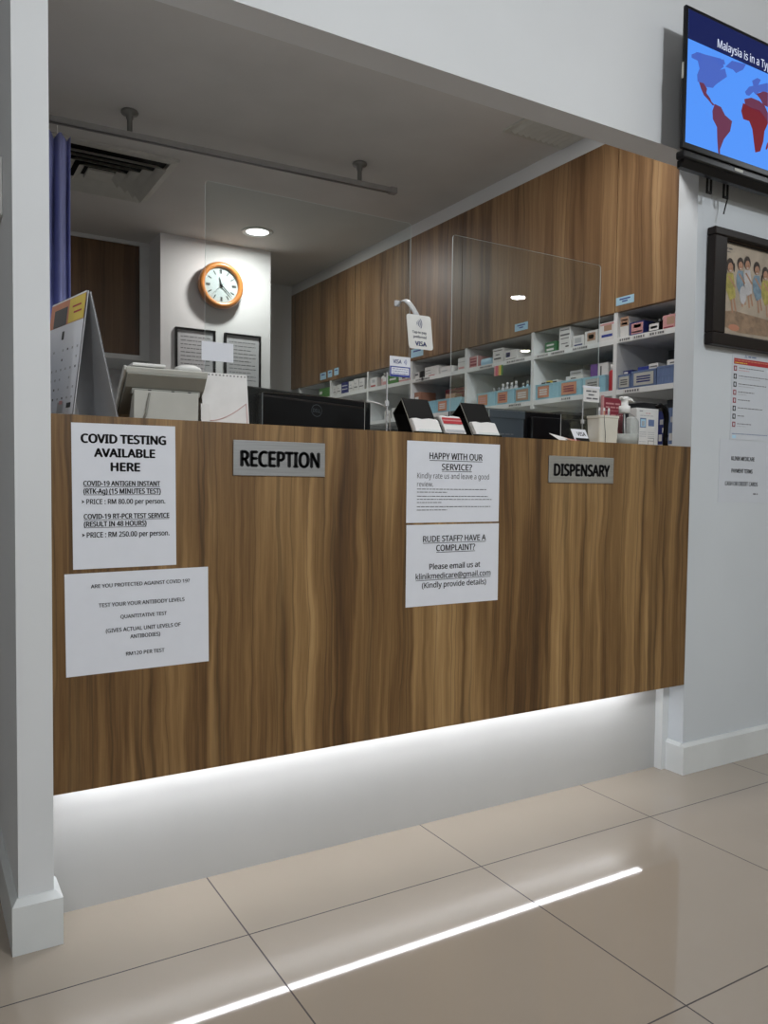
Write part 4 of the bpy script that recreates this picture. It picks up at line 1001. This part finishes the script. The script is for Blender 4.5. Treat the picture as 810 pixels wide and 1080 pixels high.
b = MB(); b.tube([(0, 0, .104), (.002, 0, .06), (.006, 0, .008)], .0022, 'palebox', 8); b.build('dip_tube', t)
# small white bottle with dark foot
t = thing('white_tube', (2.030, 0.140, ZT), 'slim white bottle between the pump bottle and the printed box', 'bottle')
b = MB(); b.rbox(-.015, .015, -.012, .012, .014, .098, .005, 'white'); b.build('body', t)
b = MB(); b.rbox(-.016, .016, -.013, .013, 0, .0138, .003, 'brown'); b.build('cap', t)
# white printed box
t = thing('printed_box', (2.122, 0.155, ZT), 'white upright box with small blue pictures next to the right wall', 'box', rz=math.radians(-1.5))
b = MB(); b.box(-.050, .052, 0, .035, 0, .133, 'white'); b.build('carton', t, bevel=.0008)
b = MB()
quad(b, -.034, -.006, .068, .100, -.0005, 'slate'); quad(b, -.031, -.009, .071, .096, -.0007, 'labelblue'); quad(b, -.027, -.014, .074, .090, -.0009, 'card')
quad(b, .004, .032, .074, .096, -.0005, 'slate')
bars(b, -.038, -.02, .122, .003, -.0005, 'greyink', seed=2); bars(b, -.008, .014, .115, .0035, -.0005, 'pink', seed=3); bars(b, -.034, .03, .107, .003, -.0005, 'card', seed=5)
for k in range(3): bars(b, -.036, -.004, .052 - k * .007, .0028, -.0005, 'card', seed=k + 20); bars(b, .004, .034, .052 - k * .007, .0028, -.0005, 'card', seed=k + 30)
for a, c, z0, z1 in ((.004, .032, .033, .0345), (.004, .032, .024, .0255), (.031, .0325, .004, .0345), (.004, .0055, .004, .026)): quad(b, a, c, z0, z1, -.0005, 'greyink')
for k in range(2): bars(b, -.036, -.004, .02 - k * .008, .0028, -.0005, 'card', seed=k + 40)
b.build('print', t)
# black gooseneck
t = thing('gooseneck_stand', (2.268, 0.200, ZT), 'black bent gooseneck stand at the right end of the counter', 'stand')
b = MB(); b.lathe([(.040, 0), (.040, .006), (.02, .010)], 'blackmatte', n=24); b.build('base', t)
b = MB(); b.tube([(.0, 0, .008), (-.002, 0, .04), (.0, 0, .08), (.002, 0, .108), (-.002, 0, .128), (-.016, -.002, .144), (-.036, -.004, .152), (-.056, -.006, .148)], [.009, .0085, .008, .009, .010, .010, .009, .007], 'black', 14); b.build('neck', t)
b = MB(); b.tube([(-.012, -.008, .006), (-.010, -.008, .03), (.0, -.009, .05)], .003, 'black', 8); b.build('cable', t)

# ================================================================== LOBBY WALL: TV, PICTURE, POSTERS
tv = thing('television', (2.315, -0.10, 1.925), 'wall-mounted flat television showing a world map slide', 'television')
Wt, Ht = .735, .408
x0 = -Wt / 2
b = MB(); b.rbox(x0, -x0, 0.0, .011, 0, Ht, .003, 'black'); b.rbox(x0 + .06, -x0 - .06, .008, .055, .02, Ht - .10, .008, 'black'); b.build('casing', tv)
bz = .011
sx0, sx1, sz0, sz1 = x0 + bz, -x0 - bz, .018, Ht - .011
M['scr_navy'] = mat('screen_navy', (0, 0, 0), emit=(0.006, 0.012, 0.085), estr=1.0)
M['scr_sky'] = mat('screen_sky', (0, 0, 0), emit=(0.085, 0.30, 0.95), estr=1.0)
M['scr_land'] = mat('screen_land', (0, 0, 0), emit=(0.065, 0.13, 0.52), estr=1.0)
M['scr_maroon'] = mat('screen_maroon', (0, 0, 0), emit=(0.135, 0.032, 0.075), estr=1.0)
M['scr_red'] = mat('screen_red', (0, 0, 0), emit=(0.17, 0.012, 0.022), estr=1.0)
M['scr_white'] = mat('screen_white', (0, 0, 0), emit=(0.62, 0.68, 0.85), estr=1.0)
b = MB()
quad(b, sx0, sx1, sz0, sz1, -.0004, 'scr_sky'); zh = 0.3135; quad(b, sx0, sx1, zh, sz1, -.0006, 'scr_navy')
text(b, 'Malaysia is in a Typ', .143 + x0, .400 + x0, .326, .350, -.0008, 'scr_white', .012)
MAP = [('scr_land', [(-0.34, 0.272), (-0.314, 0.286), (-0.277, 0.289), (-0.208, 0.297), (-0.193, 0.277), (-0.211, 0.263), (-0.188, 0.273), (-0.177, 0.252), (-0.205, 0.232), (-0.228, 0.215), (-0.241, 0.202), (-0.273, 0.197), (-0.292, 0.204), (-0.31, 0.202), (-0.313, 0.221), (-0.303, 0.242), (-0.312, 0.262), (-0.339, 0.263)]), ('scr_land', [(-0.186, 0.279), (-0.156, 0.305), (-0.088, 0.313), (-0.102, 0.293), (-0.135, 0.274), (-0.15, 0.28)]), ('scr_maroon', [(-0.304, 0.203), (-0.283, 0.205), (-0.267, 0.193), (-0.27, 0.18), (-0.253, 0.17), (-0.244, 0.16), (-0.23, 0.155), (-0.239, 0.151), (-0.26, 0.162), (-0.281, 0.171), (-0.294, 0.186)]), ('scr_maroon', [(-0.23, 0.158), (-0.201, 0.156), (-0.181, 0.137), (-0.147, 0.127), (-0.155, 0.095), (-0.183, 0.065), (-0.2, 0.031), (-0.199, 0.016), (-0.208, 0.02), (-0.214, 0.058), (-0.217, 0.093), (-0.237, 0.112), (-0.24, 0.135)]), ('scr_maroon', [(-0.092, 0.207), (-0.058, 0.22), (-0.018, 0.22), (0.008, 0.214), (0.028, 0.194), (0.03, 0.163), (-0.006, 0.186), (-0.056, 0.186), (-0.087, 0.19)]), ('scr_red', [(-0.097, 0.194), (-0.057, 0.189), (-0.016, 0.192), (0.013, 0.178), (0.03, 0.163), (0.013, 0.134), (0.009, 0.102), (-0.005, 0.068), (-0.03, 0.059), (-0.039, 0.091), (-0.048, 0.126), (-0.064, 0.147), (-0.094, 0.146), (-0.105, 0.168)]), ('scr_land', [(-0.083, 0.222), (-0.089, 0.23), (-0.07, 0.25), (-0.05, 0.258), (-0.056, 0.272), (-0.031, 0.287), (-0.013, 0.286), (-0.025, 0.267), (0.023, 0.286), (0.025, 0.259), (-0.019, 0.247), (-0.034, 0.234), (-0.049, 0.24), (-0.068, 0.223)]), ('scr_maroon', [(-0.034, 0.237), (0.001, 0.254), (0.025, 0.257), (0.027, 0.212), (0.003, 0.213), (-0.013, 0.227)]), ('scr_land', [(-0.236, 0.289), (-0.194, 0.298), (-0.187, 0.286), (-0.212, 0.277)]), ('scr_land', [(-0.322, 0.284), (-0.3, 0.288), (-0.29, 0.268), (-0.312, 0.262)]), ('scr_red', [(0.033, 0.107), (0.026, 0.096), (0.021, 0.08), (0.027, 0.08), (0.034, 0.089)]), ('scr_land', [(0.032, 0.265), (0.132, 0.28), (0.232, 0.275), (0.332, 0.255), (0.302, 0.23), (0.252, 0.215), (0.232, 0.18), (0.162, 0.17), (0.092, 0.18), (0.032, 0.2)]), ('scr_maroon', [(0.032, 0.205), (0.092, 0.185), (0.132, 0.18), (0.152, 0.14), (0.172, 0.17), (0.202, 0.165), (0.217, 0.13), (0.227, 0.15), (0.237, 0.19), (0.152, 0.215), (0.052, 0.22)]), ('scr_land', [(0.232, 0.07), (0.272, 0.085), (0.312, 0.08), (0.327, 0.05), (0.302, 0.025), (0.242, 0.03)])]
for m_, pts in MAP: flat(b, pts, -.0010 if m_ != 'scr_land' else -.0008, m_)
b.build('screen', tv)
b = MB(); b.rbox(x0 + .006, -x0 - .006, .0, .03, -.026, -.001, .006, 'black'); b.prism([(.006, -.024), (.034, -.024), (.034, -.046), (.020, -.044)], 'X', x0 + .02, -x0 - .02, 'black'); b.build('speaker_bar', tv)
b = MB(); b.box(x0 + .24, x0 + .28, -.0012, -.0002, -.016, -.008, 'palegrey'); b.build('badge', tv)
for x in (-.18, -.10):
    b = MB(); b.box(x - .006, x - .002, .05, .056, -.075, -.03, 'blackmatte'); b.box(x + .012, x + .016, .05, .056, -.075, -.03, 'blackmatte'); b.box(x - .006, x + .016, .05, .056, -.079, -.073, 'blackmatte'); b.build('cable_bracket', tv)
b = MB(); b.tube([(-.085, .053, -.05), (-.083, .055, -.08), (-.09, .058, -.11), (-.092, .06, -.125)], .0022, 'blackmatte', 8); b.build('loose_wire', tv)
b = MB(); b.box(-.16, .16, .055, .099, .10, .30, 'blackmatte'); b.box(.02, .09, .02, .099, Ht - .02, Ht + .012, 'blackmatte'); b.build('wall_mount', tv)
b = MB(); b.box(x0 - .002, x0, .003, .009, .20, .245, 'palegrey'); b.build('side_buttons', tv)

# framed picture
t = thing('picture_frame', (2.43, 0.0, 1.392), 'dark-framed painting of laughing children on the lobby wall', 'picture frame')
w2, h_, f = .235, .371, .062
b = MB()
def fpiece(pts): b.prism(pts, 'Y', -.032, -.002, 'framewood')
M['framewood'] = mat('black_brown_frame', (0.010, 0.006, 0.005), 0.4, spec=0.25)
for a in ((-w2, w2, 0, f * .62), (-w2, w2, h_ - f * .42, h_), (-w2, -w2 + f, f * .62, h_ - f * .42), (w2 - f, w2, f * .62, h_ - f * .42)): b.box(a[0], a[1], -.034, -.002, a[2], a[3], 'framewood')
b.build('frame', t, bevel=.004)
ix0, ix1, iz0, iz1 = -w2 + f, w2 - f, f * .62, h_ - f * .42
M['pic_bg'] = mat('picture_ground', (0.50, 0.42, 0.33), 0.6, noise=0.16, nscale=14)
M['skin'] = mat('picture_skin', (0.50, 0.27, 0.17), 0.6, noise=.1); M['hair'] = mat('picture_hair', (0.035, 0.022, 0.02), 0.6)
M['dress'] = mat('picture_dress', (0.46, 0.40, 0.10), 0.6, noise=.2, nscale=60); M['denim'] = mat('picture_blue', (0.22, 0.33, 0.42), 0.6, noise=.2, nscale=60); M['cloth'] = mat('picture_white', (0.58, 0.57, 0.58), 0.6, noise=.1)
M['earth'] = mat('picture_earth', (0.33, 0.22, 0.14), 0.6, noise=.25, nscale=40)
b = MB(); b.box(ix0, ix1, -.010, -.006, iz0, iz1, 'pic_bg')
quad(b, ix0, ix1, iz1 - .010, iz1, -.0135, 'framewood'); quad(b, ix0, ix1, iz1 - .0012, iz1, -.0138, 'tan'); quad(b, ix0, ix0 + .002, iz0, iz1, -.0138, 'tan'); quad(b, ix0, ix1, iz0, iz0 + .002, -.0138, 'tan'); quad(b, ix0, ix1, iz0 + .005, iz0 + .0065, -.0136, 'framewood')
b.build('mount', t)
b = MB()
def ell(cx_, cz_, rx_, rz_, m, y=-.0108, rot=0.0, n=18):
    pts = []
    for k in range(n):
        a = 2 * PI * k / n; px, pz = rx_ * math.cos(a), rz_ * math.sin(a)
        pts.append((cx_ + px * math.cos(rot) - pz * math.sin(rot), cz_ + px * math.sin(rot) + pz * math.cos(rot)))
    flat(b, pts, y, m)
flat(b, [(ix0 + .004, iz0 + .075), (ix0 + .07, iz0 + .085), (ix1, iz0 + .07), (ix1, iz0 + .02), (ix0 + .10, iz0 + .016), (ix0 + .01, iz0 + .03)], -.0104, 'earth')
def child(cx_, cz_, dress, s=1.0, lean=.25, pig=False):
    ell(cx_, cz_, .018 * s, .022 * s, 'hair', -.0110); ell(cx_ + .002, cz_ - .007 * s, .0125 * s, .015 * s, 'skin', -.0112)
    if pig: ell(cx_ - .018 * s, cz_ - .020 * s, .004 * s, .012 * s, 'hair', -.0109); ell(cx_ + .020 * s, cz_ - .004 * s, .004 * s, .014 * s, 'hair', -.0109)
    ell(cx_ - .004 * s, cz_ - .011 * s, .0022, .001, 'hair', -.0113); ell(cx_ + .007 * s, cz_ - .009 * s, .0022, .001, 'hair', -.0113); ell(cx_ + .002, cz_ - .017 * s, .005 * s, .0022 * s, 'cloth', -.0113)
    flat(b, [(cx_ - .012 * s, cz_ - .024 * s), (cx_ + .016 * s, cz_ - .022 * s), (cx_ + .026 * s, cz_ - .06 * s), (cx_ + .030 * s, cz_ - .095 * s), (cx_ + .004 * s, cz_ - .108 * s), (cx_ - .016 * s, cz_ - .078 * s), (cx_ - .020 * s, cz_ - .045 * s)], -.0109, dress)
    flat(b, [(cx_ + .006 * s, cz_ - .10 * s), (cx_ + .013 * s, cz_ - .10 * s), (cx_ + .022 * s, cz_ - .145 * s), (cx_ + .014 * s, cz_ - .145 * s)], -.01085, 'skin')
    flat(b, [(cx_ + .018 * s, cz_ - .096 * s), (cx_ + .025 * s, cz_ - .095 * s), (cx_ + .038 * s, cz_ - .135 * s), (cx_ + .030 * s, cz_ - .138 * s)], -.01085, 'skin')
    flat(b, [(cx_ - .010 * s, cz_ - .035 * s), (cx_ - .003 * s, cz_ - .032 * s), (cx_ + .030 * s, cz_ - .062 * s), (cx_ + .026 * s, cz_ - .068 * s)], -.0111, 'skin')
child(ix0 + .046, iz1 - .078, 'dress', 1.05, pig=True)
child(ix0 + .098, iz1 - .066, 'denim', .95); child(ix0 + .134, iz1 - .058, 'cloth', 1.0); child(ix0 + .185, iz1 - .068, 'denim', 1.0); child(ix0 + .232, iz1 - .078, 'dress', 1.0, pig=True)
ell(ix0 + .116, iz1 - .165, .018, .030, 'cloth', -.0112); ell(ix0 + .075, iz0 + .030, .028, .011, 'salmon', -.0106); ell(ix0 + .17, iz0 + .032, .03, .010, 'earth', -.0106)
bars(b, ix0 + .010, ix0 + .055, iz1 - .028, .006, -.0110, 'greyink', seed=5); bars(b, ix0 + .018, ix0 + .048, iz1 - .038, .005, -.0110, 'greyink', seed=6); bars(b, ix0 + .008, ix0 + .028, iz0 + .014, .005, -.011, 'greyink', seed=7)
b.build('painting', t)
M['picglass'] = glass('picture_glass', (0.97, 0.97, 0.97))
b = MB(); b.box(ix0, ix1, -.016, -.0145, iz0, iz1, 'picglass'); b.build('glass', t)

# red health poster
t = thing('health_poster', (2.3425, -.0006, 1.386), 'white poster with a red header band and a column of small pictograms, under the painting', 'poster')
b = MB(); M['coolpaper'] = mat('cool_paper', (0.60, 0.63, 0.68), 0.35, noise=0.01); b.box(0, .205, -.0008, 0, -.290, 0, 'coolpaper'); b.build('paper', t)
b = MB(); Y = -.0012
quad(b, .008, .199, -.040, -.021, Y, 'red'); bars(b, .012, .190, -.0285, .004, -.0014, 'salmon', seed=1); bars(b, .012, .08, -.0365, .004, -.0014, 'yellow', seed=2)
flat(b, [(.062, -.016), (.070, -.006), (.078, -.016)], Y, 'slate'); flat(b, [(.066, -.015), (.070, -.009), (.074, -.015)], -.0014, 'coolpaper'); bars(b, .083, .125, -.014, .006, Y, 'slate', seed=3)
for k in range(8):
    z = -.063 - k * .0265
    quad(b, .008, .024, z, z + .017, Y, 'ink' if k in (1, 2, 5, 6) else 'dkred'); ell(.016, z + .0085, .004, .006, 'coolpaper', -.0014, n=10)
    bars(b, .034, (.17, .195, .185, .12, .10, .17, .07, .11)[k], z + .010, .0035, Y, 'greyink', seed=k)
    if k < 4 or k == 7: bars(b, .034, (.09, .15, .12, .08, 0, 0, 0, .08)[k], z + .002, .003, Y, 'card' if k else 'pink', seed=k + 50)
bars(b, .008, .20, -.272, .003, Y, 'slate', seed=70); quad(b, .010, .030, -.286, -.276, Y, 'labelblue')
b.build('print', t)
# payment notice
p = sheet('paper_notice', 2.292, 1.095, .28, .208, .012, 'pale notice reading KLINIK MEDICARE PAYMENT TERMS at the right of the counter', 'notice', paper='coolpaper')
b = MB(); W, H = .28, .208
for s, a, c, t0, t1 in (('KLINIK MEDICARE', .22, .66, .262, .325), ('PAYMENT TERMS', .23, .63, .462, .525), ('CASH OR CREDIT CARDS', .12, .74, .668, .732)): text(b, s, a * W, c * W, -t1 * H, -t0 * H, -.0012, 'ink', .022)
bars(b, .66 * W, .75 * W, -.87 * H, .006, -.0012, 'greyink', seed=3); b.build('lettering', p)
# light switch on the corridor side of the wall
t = thing('light_switch', (0.17, 0.20, 1.482), 'white light switch plate on the corridor side of the left wall', 'light switch')
b = MB(); b.rbox(-.010, 0, -.045, .045, 0, .12, .003, 'white'); b.build('plate', t)
b = MB(); b.box(-.013, -.0102, -.012, .012, .045, .075, 'white'); b.build('rocker', t)
